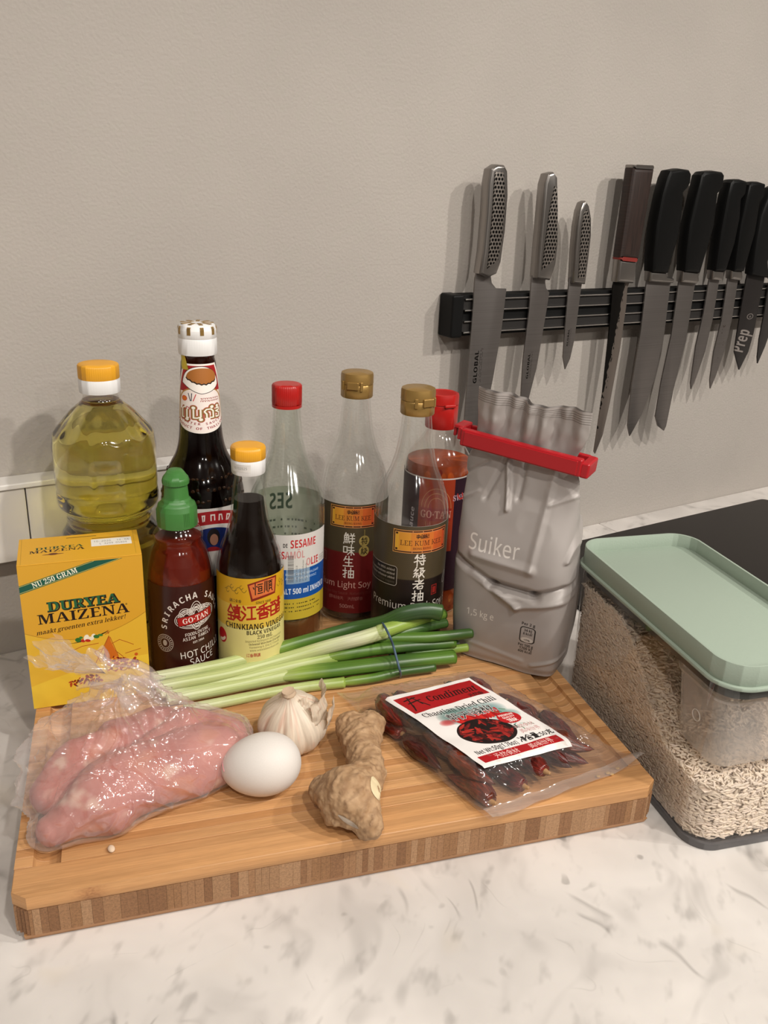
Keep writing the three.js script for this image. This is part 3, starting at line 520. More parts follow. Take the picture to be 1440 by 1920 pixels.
    thai('0844484c', 92, 608, 6, '#a31f1d', 9); thai('084c44', 132, 608, 6, '#a31f1d', 9); thai('04484c0c', 166, 608, 6, '#a31f1d', 9);
    // the big two-line word in a red and gold border
    g.lineJoin = 'round';
    const word = '0k04 01050k0l 5k54 5k6l b5cjejf5 f5fk i5ikjllj8 o7p4t4u7uko k q9ql y4v7zazgwkvh'.split(' ');
    const draw = (lw, col) => { g.strokeStyle = col; g.lineWidth = lw; for (const st of ['040k2k', '545k7k', 'b4bkekhih4', 'fjhk', 'k8m4q4s8skpk', 'k8mdmk', 'v4z4z8v9zdykvkvi', '1230']) { g.beginPath(); for (let i = 0; i + 1 < st.length; i += 2) g.lineTo(100 + parseInt(st[i], 36) * 12.4, 640 + parseInt(st[i + 1], 36) * 7.6); g.stroke(); } for (const [a, b] of [[5, 23], [11, 1], [17, 23], [27, 0], [33, 0]]) { g.beginPath(); g.arc(100 + a * 12.4, 640 + b * 7.6, 12, 0, 7); g.stroke(); } };
    draw(60, '#a8302a'); draw(44, '#8d7440'); draw(17, '#f4eee4');
    smileText(g, 'OYSTER SAUCE', w / 2, 470, 426, -0.55, 0.5, 'bold 46px sans-serif', '#8f1f26');
    smileText(g, 'PRODUCT OF THAILAND', w / 2, 470, 494, -0.68, 0.64, 'bold 50px sans-serif', '#8f1f26');
  });
  tex.userData = { cut: true };
  labelBand('neck_label', prof, 0.2035, 0.2655, -82, 90, tex, t, 0.0005, 0.5, 8);
  const body = canvasTex(1024, 768, (g, w, h) => {
    g.fillStyle = '#cfc8c2'; g.fillRect(0, 0, w, h); const c = 575;
    g.lineWidth = 84; g.strokeStyle = '#9c181e'; g.beginPath(); g.arc(c, 700, 640, Math.PI * 1.2, Math.PI * 1.8); g.stroke();
    g.fillStyle = '#0f2058'; g.beginPath(); g.arc(c, 440, 316, 0, 7); g.fill();
    g.strokeStyle = '#ded5cd'; g.lineWidth = 9; for (let q = 0; q < 15; q++) { const a = Math.PI * (1.29 + q * 0.03); g.save(); g.translate(c + 640 * Math.cos(a), 700 + 640 * Math.sin(a)); g.rotate(a + Math.PI / 2); g.beginPath(); g.moveTo(-14, 20); g.lineTo(-14, -18); g.lineTo(q % 2 ? 12 : 3, -18); g.lineTo(q % 3 ? 12 : -4, 18); g.stroke(); g.restore(); }
    g.fillStyle = '#171214'; g.beginPath(); g.ellipse(c, 186, 46, 56, 0, 0, 7); g.fill(); g.fillStyle = '#8f6350'; g.beginPath(); g.ellipse(c + 3, 204, 30, 38, 0, 0, 7); g.fill();
    g.fillStyle = '#8c1a22'; g.beginPath(); g.ellipse(c - 10, 420, 130, 170, 0, Math.PI, 0); g.fill(); g.fillStyle = '#c9c1ba'; g.fillRect(c - 50, 280, 100, 170);
  });
  labelBand('body_label', prof, 0.03, 0.141, -95, 95, body, t, 0.0004, 0.45, 10);
}

// small chilli sauce squeeze bottle with green nozzle
{
  const x = 0.2039, z = 0.1684, t = thing('squeeze_bottle', 'squeeze bottle of red chilli sauce with a green nozzle cap', 'bottle', V3(x, BT, z), faceCam(x, z));
  const prof = curve2([[0.022, 0], [0.0265, 0.002], [0.0282, 0.008], [0.0284, 0.05], [0.0282, 0.085], [0.0275, 0.097], [0.0258, 0.108], [0.0228, 0.119], [0.0202, 0.1248], [0.0198, 0.127], [0.0206, 0.13], [0.0203, 0.1335], [0.0178, 0.1375], [0.0156, 0.1405], [0.0152, 0.145]], 110);
  mesh('bottle_wall', revolve([[0, 0.0012], ...prof], 72, -Math.PI, Math.PI, undefined, 0), M.pet, t);
  const smear = canvasTex(512, 256, (g, w, h) => { g.fillStyle = '#8c2a10'; g.fillRect(0, 0, w, h); for (let i = 0; i < 90; i++) { g.fillStyle = ['#7a1e0c', '#97360f', '#a4401a', '#5f1509'][i % 4]; g.globalAlpha = 0.5; g.beginPath(); g.ellipse(rnd() * w, rnd() * h, rr(6, 40), rr(4, 26), rnd() * 3, 0, 7); g.fill(); } });
  mesh('chilli_sauce', revolve(inset(prof, 0.0014, 0.003, 0.1305), 72, -Math.PI, Math.PI, (a, y, r) => (y > 0.117 && r > 0.002 ? r - 0.0022 * Math.max(0, fbm(a * 2.2, y * 120, 3, 3)) : r), 0.8), phys({ map: smear, color: rgb(0.42, 0.3, 0.26), roughness: 0.35, specularIntensity: 0.4, clearcoat: 0, clearcoatRoughness: 0.1 }), t);
  const tex = canvasTex(1024, 1024, (g, w, h) => {
    g.fillStyle = '#32100b'; g.fillRect(0, 0, w, h);
    for (let i = 0; i < 300; i++) { g.fillStyle = `rgba(${rnd() < 0.5 ? '70,24,14' : '28,8,5'},.25)`; g.fillRect(rnd() * w, rnd() * h, rr(4, 30), rr(2, 10)); }
    const c = 599, yy = -104;
    arcText(g, 'SRIRACHA SAUCE', c, 455, 318, -1.5, 1.25, 'bold 88px sans-serif', '#d8d2ca'); g.save(); g.translate(0, yy);
    g.strokeStyle = '#d8d2ca'; g.lineWidth = 7; for (const [r, q] of [[230, 110], [212, 95], [190, 78]]) { g.beginPath(); g.ellipse(c, 440, r, q, -0.12, 0, 7); g.stroke(); }
    for (const [dx, rx, ry] of [[-105, 75, 95], [105, 75, 95], [0, 70, 150]]) for (const k of [1, 0.8, 0.6, 0.4]) { g.beginPath(); g.ellipse(c + dx, 425, rx * k, ry * k, dx * 0.004, 0, 7); g.stroke(); }
    g.setLineDash([6, 10]); g.lineWidth = 9; g.beginPath(); g.ellipse(c, 425, 150, 66, -0.12, 0, 7); g.stroke(); g.setLineDash([]);
    g.save(); g.translate(c, 452); g.rotate(-0.12); g.fillStyle = '#a41d1b'; g.fillRect(-200, -46, 400, 92); g.lineWidth = 6; g.strokeStyle = '#3a0d0a'; g.strokeRect(-200, -46, 400, 92); text(g, 'GO·TAN', 0, 28, 'bold 76px serif', '#e6dcd2', 'center'); g.restore(); g.restore();
    g.save(); g.translate(c + 6, 520); g.rotate(-0.09); text(g, 'FOODLOVING', 0, 0, 'bold 46px monospace', '#cfc8c0', 'center'); text(g, 'ASIAN FAMILY', 0, 46, 'bold 46px monospace', '#cfc8c0', 'center'); text(g, 'EST.1954', 0, 92, 'bold 32px sans-serif', '#cfc8c0', 'center');
    text(g, 'HOT CHILLI', 40, 236, '100px sans-serif', '#dcd6cf', 'center'); text(g, 'SAUCE', 20, 326, '100px sans-serif', '#dcd6cf', 'center'); g.restore();
    g.strokeStyle = '#a79c90'; g.lineWidth = 7; g.beginPath(); g.arc(250, 606, 92, 0, 7); g.stroke(); g.beginPath(); g.arc(250, 606, 54, 0, 7); g.stroke(); g.setLineDash([10, 12]); g.lineWidth = 20; g.beginPath(); g.arc(250, 606, 73, 0, 7); g.stroke(); g.setLineDash([]);
    g.fillStyle = '#a79c90'; g.beginPath(); g.ellipse(250, 604, 24, 32, 0, 0, 7); g.fill();
    g.fillStyle = '#6d5c52'; for (let i = 0; i < 40; i++) if (rnd() < 0.8) g.fillRect(20, 60 + i * 22, 16, 12);
  });
  labelBand('label', prof, 0.006, 0.0955, -72, 92, tex, t, 0.0004, 0.32, 6);
  const nz = mesh('nozzle_cap', revolve([[0.0152, 0.1405], [0.0164, 0.1408], [0.0166, 0.143], [0.0164, 0.155], [0.0152, 0.1592], [0.0128, 0.161], [0.0122, 0.1615], [0.0118, 0.163], [0.0103, 0.1645], [0.0101, 0.166], [0.0092, 0.1768]], 64), M.greenPlastic, t);
  mesh('nozzle_tip', revolve([[0.009, 0.1765], [0.0108, 0.1768], [0.011, 0.1795], [0.0104, 0.182], [0.0085, 0.1845], [0.007, 0.1868], [0.0055, 0.1885], [0.003, 0.189], [0, 0.189]], 120, -Math.PI, Math.PI, (a, y, r) => (y < 0.1805 ? r * (1 + 0.012 * Math.cos(a * 40)) : r), 0.9), M.greenPlastic, nz);
  for (let i = 0; i < 24; i++) { if ((i % 8) > 3) continue; mesh('grip_rib', rbox(0.0008, 0.0115, 0.0009, 0.0003, 0, 0.149, 0.0165).rotateY(0.35 + (i % 8) * 0.085 + Math.floor(i / 8) * 2.09), M.greenPlastic, nz); }
}

// small black vinegar bottle
{
  const x = 0.2585, z = 0.191, t = thing('vinegar_bottle', 'small bottle of black vinegar with yellow label and orange cap', 'bottle', V3(x, BT, z), faceCam(x, z));
  const prof = curve2([[0.023, 0], [0.0272, 0.002], [0.0284, 0.007], [0.0285, 0.05], [0.0284, 0.102], [0.0272, 0.1105], [0.0245, 0.1205], [0.0203, 0.1322], [0.0172, 0.1415], [0.0148, 0.156], [0.0128, 0.176], [0.0116, 0.1815], [0.0118, 0.186]], 100);
  mesh('bottle_wall', revolve([[0, 0.0012], ...prof], 64, -Math.PI, Math.PI, undefined, 0), M.glass, t);
  mesh('black_vinegar', revolve(inset(prof, 0.0018, 0.003, 0.163), 64, -Math.PI, Math.PI, undefined, 0.8), phys({ color: rgb(0.006, 0.003, 0.002), roughness: 0.1, specularIntensity: 0.2 }), t);
  const skirt = mesh('cap_skirt', revolve([[0.012, 0.1862], [0.0136, 0.186], [0.014, 0.187], [0.01425, 0.1975], [0.0139, 0.1982]], 48), M.whitePlastic, t);
  const dt = canvasTex(256, 96, (g, w, h) => { g.fillStyle = '#e6e3df'; g.fillRect(0, 0, w, h); text(g, '16102025', 24, 62, '44px monospace', '#8b8886', 'left', 190); });
  mesh('date_print', revolve([[0.01425, 0.1895], [0.01435, 0.196]], 20, -62 * D2R, 8 * D2R, undefined, 0), phys({ map: dt, color: rgb(0.93, 0.92, 0.91), roughness: 0.4 }), skirt);
  mesh('screw_cap', revolve(capProfile(0.0144, 0.1983, 0.2092, 0.0022), 220, -Math.PI, Math.PI, ribbed(55, 0.004), 0.9), M.yellowPlastic, t);
  const tex = canvasTex(1400, 1200, (g, w, h) => {
    const c = 830; g.fillStyle = '#d9cf86'; g.fillRect(0, 0, w, h); g.fillStyle = '#cfa01c'; g.fillRect(0, 0, w, 330);
    g.fillStyle = '#d6b648'; g.fillRect(0, 330, w, 300);
    g.strokeStyle = '#6d5a18'; g.lineWidth = 7; for (const sx of [-1, 1]) { g.beginPath(); for (let i = 0; i <= 60; i++) { const u = i / 60; g.lineTo(c + sx * (230 + u * 330), 140 + 34 * Math.sin(u * 14) * (1 - u * 0.5)); } g.stroke(); for (let k = 0; k < 4; k++) { g.beginPath(); g.arc(c + sx * (300 + k * 70), 110 + (k % 2) * 60, 22, 0, 5); g.stroke(); } }
    g.fillStyle = '#7c1d10'; g.beginPath(); g.moveTo(c - 220, 70); g.quadraticCurveTo(c, 0, c + 220, 20); g.lineTo(c + 190, 236); g.quadraticCurveTo(c, 236, c - 170, 286); g.fill();
    g.fillStyle = '#d4703a'; g.beginPath(); g.moveTo(c - 196, 84); g.quadraticCurveTo(c, 22, c + 196, 40); g.lineTo(c + 172, 212); g.quadraticCurveTo(c, 208, c - 152, 250); g.fill();
    g.save(); g.transform(1, -0.06, 0, 1, 0, 50); glyphs(g, '恒順', c - 150, 56, 136, '#191008', 13); g.restore();
    text(g, 'SINCE 1840', c, 318, 'bold 42px sans-serif', '#3a2c10', 'center'); glyphs(g, '鎮江食香', c - 480, 262, 40, '#4a3a14', 4);
    g.save(); g.transform(1, -0.05, 0, 1, 0, 45); glyphs(g, '鎮江香醋', 317, 318, 186, '#a3190f', 24); g.restore();
    text(g, 'CHINKIANG VINEGAR', 262, 642, 'bold 100px sans-serif', '#17130c', 'left'); text(g, 'BLACK VINEGAR', c + 30, 708, 'bold 72px sans-serif', '#17130c', 'center'); text(g, '250 mL', c + 20, 768, 'bold 66px serif', '#17130c', 'center'); g.save(); g.translate(0, -166);
    g.fillStyle = '#b51b20'; g.beginPath(); g.arc(180, 950, 96, 0, 7); g.fill(); g.fillStyle = '#ead9c0'; g.beginPath(); g.ellipse(190, 990, 70, 30, -0.4, 0, 7); g.fill(); g.fillStyle = '#b51b20'; g.beginPath(); g.ellipse(180, 960, 58, 24, -0.4, 0, 7); g.fill();
    text(g, 'Imported by/Importé par/Importiert', c + 30, 972, '34px serif', '#3c3216', 'center', 640); text(g, 'Oriental Merchant (Europe)', c + 40, 1012, 'bold 36px serif', '#2c2412', 'center'); text(g, 'Vareseweg 8, 3542 LT Utrecht', c + 30, 1052, '34px serif', '#3c3216', 'center', 640);
    text(g, 'www.orientalmerchant.com', c + 30, 1092, '34px serif', '#3c3216', 'center'); glyphs(g, '江香順鎮', c - 250, 1120, 44, '#a3382a', 5); g.restore();
    g.strokeStyle = '#5c5020'; g.lineWidth = 6; g.beginPath(); for (let i = 0; i < 50; i++) g.lineTo(80 + i * 8, 1130 + 22 * Math.sin(i * 0.5)); g.stroke();
  });
  labelBand('label', prof, 0.012, 0.1015, -80, 92, tex, t, 0.0004, 0.4, 4);
}

// clear sesame oil bottle with red cap, nearly empty
{
  const x = 0.3105, z = 0.1545, t = thing('sesame_oil_bottle', 'clear glass bottle with red cap and white, blue and red sesame label', 'bottle', V3(x, BT, z), faceCam(x, z));
  const prof = curve2([[0.027, 0], [0.033, 0.0025], [0.0342, 0.009], [0.0343, 0.06], [0.0343, 0.135], [0.0334, 0.145], [0.0312, 0.1525], [0.026, 0.1645], [0.0213, 0.175], [0.0177, 0.1845], [0.0146, 0.1985], [0.013, 0.213], [0.0119, 0.2265], [0.0118, 0.2295]], 120);
  const oct = (a, y, r) => r * (1 - 0.012 * sst(0.14, 0.17, y) * (1 - sst(0.2, 0.225, y)) * (1 - Math.abs(Math.cos(a * 5))));
  mesh('bottle_wall', revolve([[0, 0.004], ...prof], 80, -Math.PI, Math.PI, oct, 0), M.greenGlass, t);
  mesh('inner_wall', revolve(inset(prof, 0.0026, 0.006, 0.2285).slice(0, -1), 64, -Math.PI, Math.PI, undefined, 0), M.greenGlass, t);
  mesh('sesame_oil', revolve(inset(prof, 0.0027, 0.0061, 0.034), 64, -Math.PI, Math.PI, undefined, 0.8), phys({ color: rgb(0.16, 0.05, 0.015), roughness: 0.1 }), t);
  mesh('screw_cap', revolve(capProfile(0.013, 0.2305, 0.248), 200, -Math.PI, Math.PI, ribbed(45, 0.008), 0.9), M.redPlastic, t);
  mesh('cap_ring', revolve([[0.0119, 0.2275], [0.013, 0.2277], [0.013, 0.2302], [0.012, 0.2304]], 40), M.redPlastic, t);
  const tex = canvasTex(1400, 1000, (g, w, h) => {
    g.fillStyle = '#cfcac5'; g.fillRect(0, 0, w, h);
    g.fillStyle = '#0e4b96'; g.fillRect(0, 400, w, 350); g.fillStyle = '#b9a02e'; g.fillRect(0, 750, w, 250);
    g.fillStyle = '#3c3414'; for (let j = 0; j < 3; j++) for (let i = 0; i < 46; i++) if (rnd() < 0.8) g.fillRect(120 + i * 25 + rr(-3, 3), 800 + j * 46, rr(10, 20), 13);
    condensed(g, 'DE', 752, 142, 'bold 66px sans-serif', '#2a2422', 0.7); condensed(g, 'SESAME', 838, 150, 'bold 128px sans-serif', '#b81f24', 0.72);
    condensed(g, 'SESAMÖL', 640, 272, 'bold 118px sans-serif', '#b81f24', 0.72); condensed(g, 'OLIE', 1035, 376, 'bold 122px sans-serif', '#b81f24', 0.72); condensed(g, 'GO', 690, 376, 'bold 66px sans-serif', '#2a2422', 0.7);
    text(g, 'BEVAT 75% ET KOOLZAAD', 780, 470, 'bold 38px sans-serif', '#9fb6d6'); text(g, 'AARD 1: 75% EN KOOLZ', 780, 520, 'bold 38px sans-serif', '#9fb6d6');
    condensed(g, 'INHALT 500 ml INHOUD', 610, 690, 'bold 92px sans-serif', '#d8dde4', 0.72);
    // clear sticker with small print, stuck over the label
    g.save(); g.translate(850, 150); g.fillStyle = 'rgba(200,200,196,.62)'; g.fillRect(-60, 0, 300, 420); g.rotate(-Math.PI / 2); g.fillStyle = '#3d3a39'; for (let i = 0; i < 30; i++) g.fillRect(-400 + 12 * i * 0.9, -40, rr(2, 7), 70);
    text(g, 'Liroy B.V. P.O.B', -400, 76, '28px sans-serif', '#3d3a39'); text(g, 'Vareseweg 1', -400, 116, '28px sans-serif', '#3d3a39'); text(g, '2731 BR Benthuizen', -400, 156, '28px sans-serif', '#3d3a39'); text(g, 'The Netherlands', -400, 196, '28px sans-serif', '#3d3a39'); g.restore();
    g.strokeStyle = '#4a4644'; g.lineWidth = 4; g.strokeRect(1262, 310, 100, 60); text(g, '500', 1270, 355, '40px sans-serif', '#4a4644');
  });
  labelBand('front_label', prof, 0.036, 0.12, -100, 75, tex, t);
  backing(prof, 0.036, 0.12, -100, 75, t);
  labelBand('back_label', prof, 0.036, 0.142, 118, 230, canvasTex(512, 512, (g, w, h) => { g.fillStyle = '#b5b1a4'; g.fillRect(0, 0, w, h); text(g, 'SES', 240, 110, 'bold 110px sans-serif', '#3c4a3c'); g.fillStyle = '#54584e'; for (let j = 0; j < 9; j++) for (let i = 0; i < 18; i++) if (rnd() < 0.7) g.fillRect(30 + i * 26, 160 + j * 36, rr(8, 22), 10); }), t);
}

// two soy sauce bottles of the same make
const soyProf = curve2([[0.027, 0], [0.0322, 0.0025], [0.0334, 0.009], [0.0335, 0.06], [0.0334, 0.138], [0.0324, 0.1455], [0.0302, 0.1545], [0.026, 0.1655], [0.0215, 0.176], [0.0182, 0.187], [0.0158, 0.199], [0.0142, 0.212], [0.0131, 0.222], [0.0129, 0.2255]], 120);
const emblem = (g, x, y, w, h) => {
  g.fillStyle = '#d0791f'; g.fillRect(x, y, w, h);
  for (let i = 0; i < 40; i++) { const u = Math.round((i / 39) * 5) / 5; g.fillStyle = `rgb(${lerp(214, 186, u)},${lerp(160, 70, u)},${lerp(48, 34, u)})`; g.fillRect(x + (i * w) / 40, y, w / 39, h); }
  g.strokeStyle = '#2a0f0a'; g.lineWidth = 13; g.strokeRect(x + 14, y + 14, w - 28, h - 28); g.strokeStyle = '#c98a5a'; g.lineWidth = 5; g.strokeRect(x + 1, y + 1, w - 2, h - 2); g.strokeRect(x + 25, y + 25, w - 50, h - 50);
  g.fillStyle = '#2a0f0a'; for (const [a, b] of [[0, 0], [1, 0], [0, 1], [1, 1]]) g.fillRect(x + 30 + a * (w - 86), y + 30 + b * (h - 82), 26, 22);
  g.fillStyle = '#c98a5a'; for (const k of [0.33, 0.5, 0.67]) { g.fillRect(x + w * k - 4, y + 6, 8, 16); g.fillRect(x + w * k - 4, y + h - 22, 8, 16); }
  glyphs(g, '李錦記', x + w / 2 - h * 0.3, y + h * 0.17, h * 0.18, '#1c0b06', h * 0.022);
  text(g, 'LEE KUM KEE', x + w / 2, y + h * 0.66, `${h * 0.3}px serif`, '#3a1208', 'center', w * 0.78); text(g, 'HONG KONG', x + w / 2, y + h * 0.84, `bold ${h * 0.13}px serif`, '#4a180c', 'center', w * 0.4);
};
const weave = (g, w, y0, y1) => { g.fillStyle = '#443a28'; g.fillRect(0, y0, w, y1 - y0); g.strokeStyle = 'rgba(112,98,66,.5)'; g.lineWidth = 2.4; for (let y = y0; y < y1; y += 22) for (let x = (y / 22) % 2 ? 0 : 11; x < w; x += 22) { g.beginPath(); if (((x + y) / 11) & 1) { g.moveTo(x, y); g.lineTo(x + 15, y + 15); } else { g.moveTo(x + 15, y); g.lineTo(x, y + 15); } g.stroke(); } };
function soyBottle(x, z, label, tex, l0, l1, a0, a1, sauceTop, capTurn) {
  const t = thing('soy_sauce_bottle', label, 'bottle', V3(x, BT, z), faceCam(x, z));
  mesh('bottle_wall', revolve([[0, 0.004], ...soyProf], 80, -Math.PI, Math.PI, undefined, 0), M.glass, t);
  mesh('inner_wall', revolve(inset(soyProf, 0.0024, 0.006, 0.2245).slice(0, -1), 64, -Math.PI, Math.PI, undefined, 0), M.glass, t);
  mesh('soy_sauce', revolve(inset(soyProf, 0.0025, 0.0061, sauceTop), 64, -Math.PI, Math.PI, undefined, 0.8), phys({ color: rgb(0.008, 0.004, 0.003), roughness: 0.1, specularIntensity: 0.25 }), t);
  labelBand('label', soyProf, l0, l1, a0, a1, tex, t, 0.0004, 0.42, 4);
  backing(soyProf, l0, l1, a0, a1, t);
  const c = mesh('cap_base', revolve([[0.013, 0.2255], [0.0146, 0.2257], [0.0151, 0.2265], [0.0151, 0.2375], [0.0147, 0.2381]], 56), M.gold, t);
  const lid = mesh('flip_lid', revolve([[0.0148, 0.2383], [0.0153, 0.2387], [0.0152, 0.2465], [0.0147, 0.2483], [0.0132, 0.249], [0, 0.2492]], 56), M.gold, t);
  mesh('hinge', rbox(0.011, 0.007, 0.0026, 0.0008, 0, 0.238, 0.0153).rotateY(capTurn + 0.1), M.gold, lid);
  for (const d of [-0.62, 0.62]) mesh('hinge_arm', rbox(0.0028, 0.0085, 0.0028, 0.0006, 0, 0.2375, 0.0153).rotateY(capTurn + d), M.gold, lid);
  return t;
}
soyBottle(0.391, 0.136, 'empty-looking gold-capped bottle with a brown and red soy sauce label', canvasTex(1400, 1400, (g, w, h) => {
  g.fillStyle = '#5e0f10'; g.fillRect(0, 0, w, h); weave(g, w, 0, 600); emblem(g, 440, 24, 600, 262);
  glyphs(g, '鮮味生抽', 630, 350, 134, '#d6cfc6', 13, true);
  g.fillStyle = '#a08a4c'; for (const y of [455, 585]) { g.beginPath(); g.arc(892, y, 68, 0, 7); g.fill(); } glyphs(g, '特', 850, 412, 84, '#1a120a', 8); glyphs(g, '級', 850, 543, 84, '#1a120a', 8); g.fillStyle = '#7d6a3a'; g.fillRect(886, 310, 12, 76);
  g.font = '112px sans-serif'; text(g, 'Premium Light Soy Sauce', 552 - g.measureText('Premium ').width, 1062, '112px sans-serif', '#b98f84'); text(g, 'Soybean Soy Sauce  Naturally Brewed', 690, 1150, '48px sans-serif', '#6d3a34', 'center'); glyphs(g, '釀味抽天 天然釀香', 440, 1180, 46, '#8a5a52', 4); text(g, '500mL', 690, 1330, '66px sans-serif', '#a87e76', 'center');
  g.strokeStyle = '#9a6a62'; g.lineWidth = 5; g.strokeRect(330, 640, 40, 110);
}), 0.0145, 0.1292, -95, 85, 0.0135, -0.35);
soyBottle(0.4095, 0.2115, 'gold-capped bottle with a brown and black soy sauce label, in front of its twin', canvasTex(1400, 1500, (g, w, h) => {
  g.fillStyle = '#160b08'; g.fillRect(0, 0, w, h); weave(g, w, 0, 620); emblem(g, 445, 44, 690, 262);
  glyphs(g, '特級老抽', 705, 322, 128, '#ded7cd', 13, true);
  g.strokeStyle = '#b3aba3'; g.lineWidth = 6; rrect(g, 20, 480, 490, 230, 34); g.fillStyle = '#120a08'; g.fill(); g.stroke();
  ['No MSG added', 'No preservatives added', 'No flavour enhancer added', 'Suitable for vegans'].forEach((s, i) => text(g, s, 484, 538 + i * 48, 'bold 38px sans-serif', i < 3 ? '#a39b93' : '#4d4540', 'right', 430));
  text(g, 'Premium Dark Soy Sauce', 130, 985, '124px sans-serif', '#c4bcb4', 'left'); g.strokeStyle = '#8e1d18'; g.lineWidth = 10; g.strokeRect(950, 715, 76, 110); g.fillStyle = '#8e1d18'; g.fillRect(966, 735, 44, 74);
  g.strokeStyle = '#b3aba3'; g.beginPath(); g.ellipse(1200, 680, 34, 70, 0.4, 0, 7); g.stroke();
}), 0.006, 0.1315, -85, 100, 0.02, 0.55);

// sweet chilli sauce bottle behind
{
  const x = 0.475, z = 0.157, t = thing('sauce_bottle', 'clear bottle of orange chilli sauce with a red flip cap and purple label', 'bottle', V3(x, BT, z), faceCam(x, z));
  const prof = curve2([[0.026, 0], [0.032, 0.0025], [0.0333, 0.009], [0.0334, 0.07], [0.0333, 0.15], [0.0328, 0.1575], [0.0312, 0.163], [0.0272, 0.1705], [0.0205, 0.1795], [0.0162, 0.1855], [0.0142, 0.1895], [0.0141, 0.193]], 100);
  mesh('bottle_wall', revolve([[0, 0.002], ...prof], 72, -Math.PI, Math.PI, undefined, 0), M.pet, t);
  const flake = canvasTex(512, 256, (g, w, h) => { g.fillStyle = '#96401a'; g.fillRect(0, 0, w, h); speckle(g, w, h, 130, '#b5531c', 3, 9); speckle(g, w, h, 90, '#7a1d0c', 2, 6); speckle(g, w, h, 60, '#c98a3c', 1, 3); });
  mesh('chilli_sauce', revolve(inset(prof, 0.0012, 0.003, 0.1605), 72, -Math.PI, Math.PI, undefined, 0.8), phys({ map: flake, color: rgb(0.95, 0.85, 0.8), roughness: 0.15 }), t);
  const tex = canvasTex(1400, 1000, (g, w, h) => {
    g.fillStyle = '#2c0d20'; g.fillRect(0, 0, w, h); g.fillStyle = '#a83a1c'; g.beginPath(); g.moveTo(470, 0); g.lineTo(880, 0); g.lineTo(880, 640); g.lineTo(470, 640); g.fill(); g.strokeStyle = '#d9cfc9'; g.lineWidth = 12; g.beginPath(); g.moveTo(0, 8); g.lineTo(w, 8); g.stroke();
    g.fillStyle = '#9c241f'; g.fillRect(500, 260, 350, 110); text(g, 'GO·TAN', 675, 345, 'bold 88px serif', '#d9a08c', 'center'); g.strokeStyle = '#c98a5a'; g.lineWidth = 6; for (const r of [170, 130, 90]) { g.beginPath(); g.arc(675, 260, r, Math.PI, 0); g.stroke(); } for (const r of [60, 110]) { g.beginPath(); g.arc(675, 380, r, 0, Math.PI); g.stroke(); }
    text(g, 'sweet chilli', 1120, 200, 'bold 90px serif', '#c9a8b4', 'center'); g.strokeStyle = '#b8322c'; g.lineWidth = 16; for (let i = 0; i < 3; i++) { g.beginPath(); g.arc(980 + i * 70, 130, 60, 1, 3); g.stroke(); } g.save(); g.translate(400, 500); g.rotate(-1.5); text(g, 'sauce', 0, 0, 'bold 80px sans-serif', '#cfc6cc'); g.restore();
  });
  labelBand('label', prof, 0.03, 0.15, -100, 110, tex, t);
  const c = mesh('cap_base', revolve([[0.0142, 0.1925], [0.0154, 0.1927], [0.0158, 0.1935], [0.0158, 0.2155], [0.0154, 0.216]], 56), M.redPlastic, t);
  const lid = mesh('flip_lid', revolve([[0.0155, 0.2162], [0.016, 0.2166], [0.0159, 0.2245], [0.0153, 0.2262], [0.014, 0.2268], [0.0128, 0.2262], [0, 0.226]], 56), M.redPlastic, t);
  mesh('lid_tab', rbox(0.012, 0.003, 0.003, 0.001, 0, 0.2165, 0.0162).rotateY(0.5), M.redPlastic, lid);
}

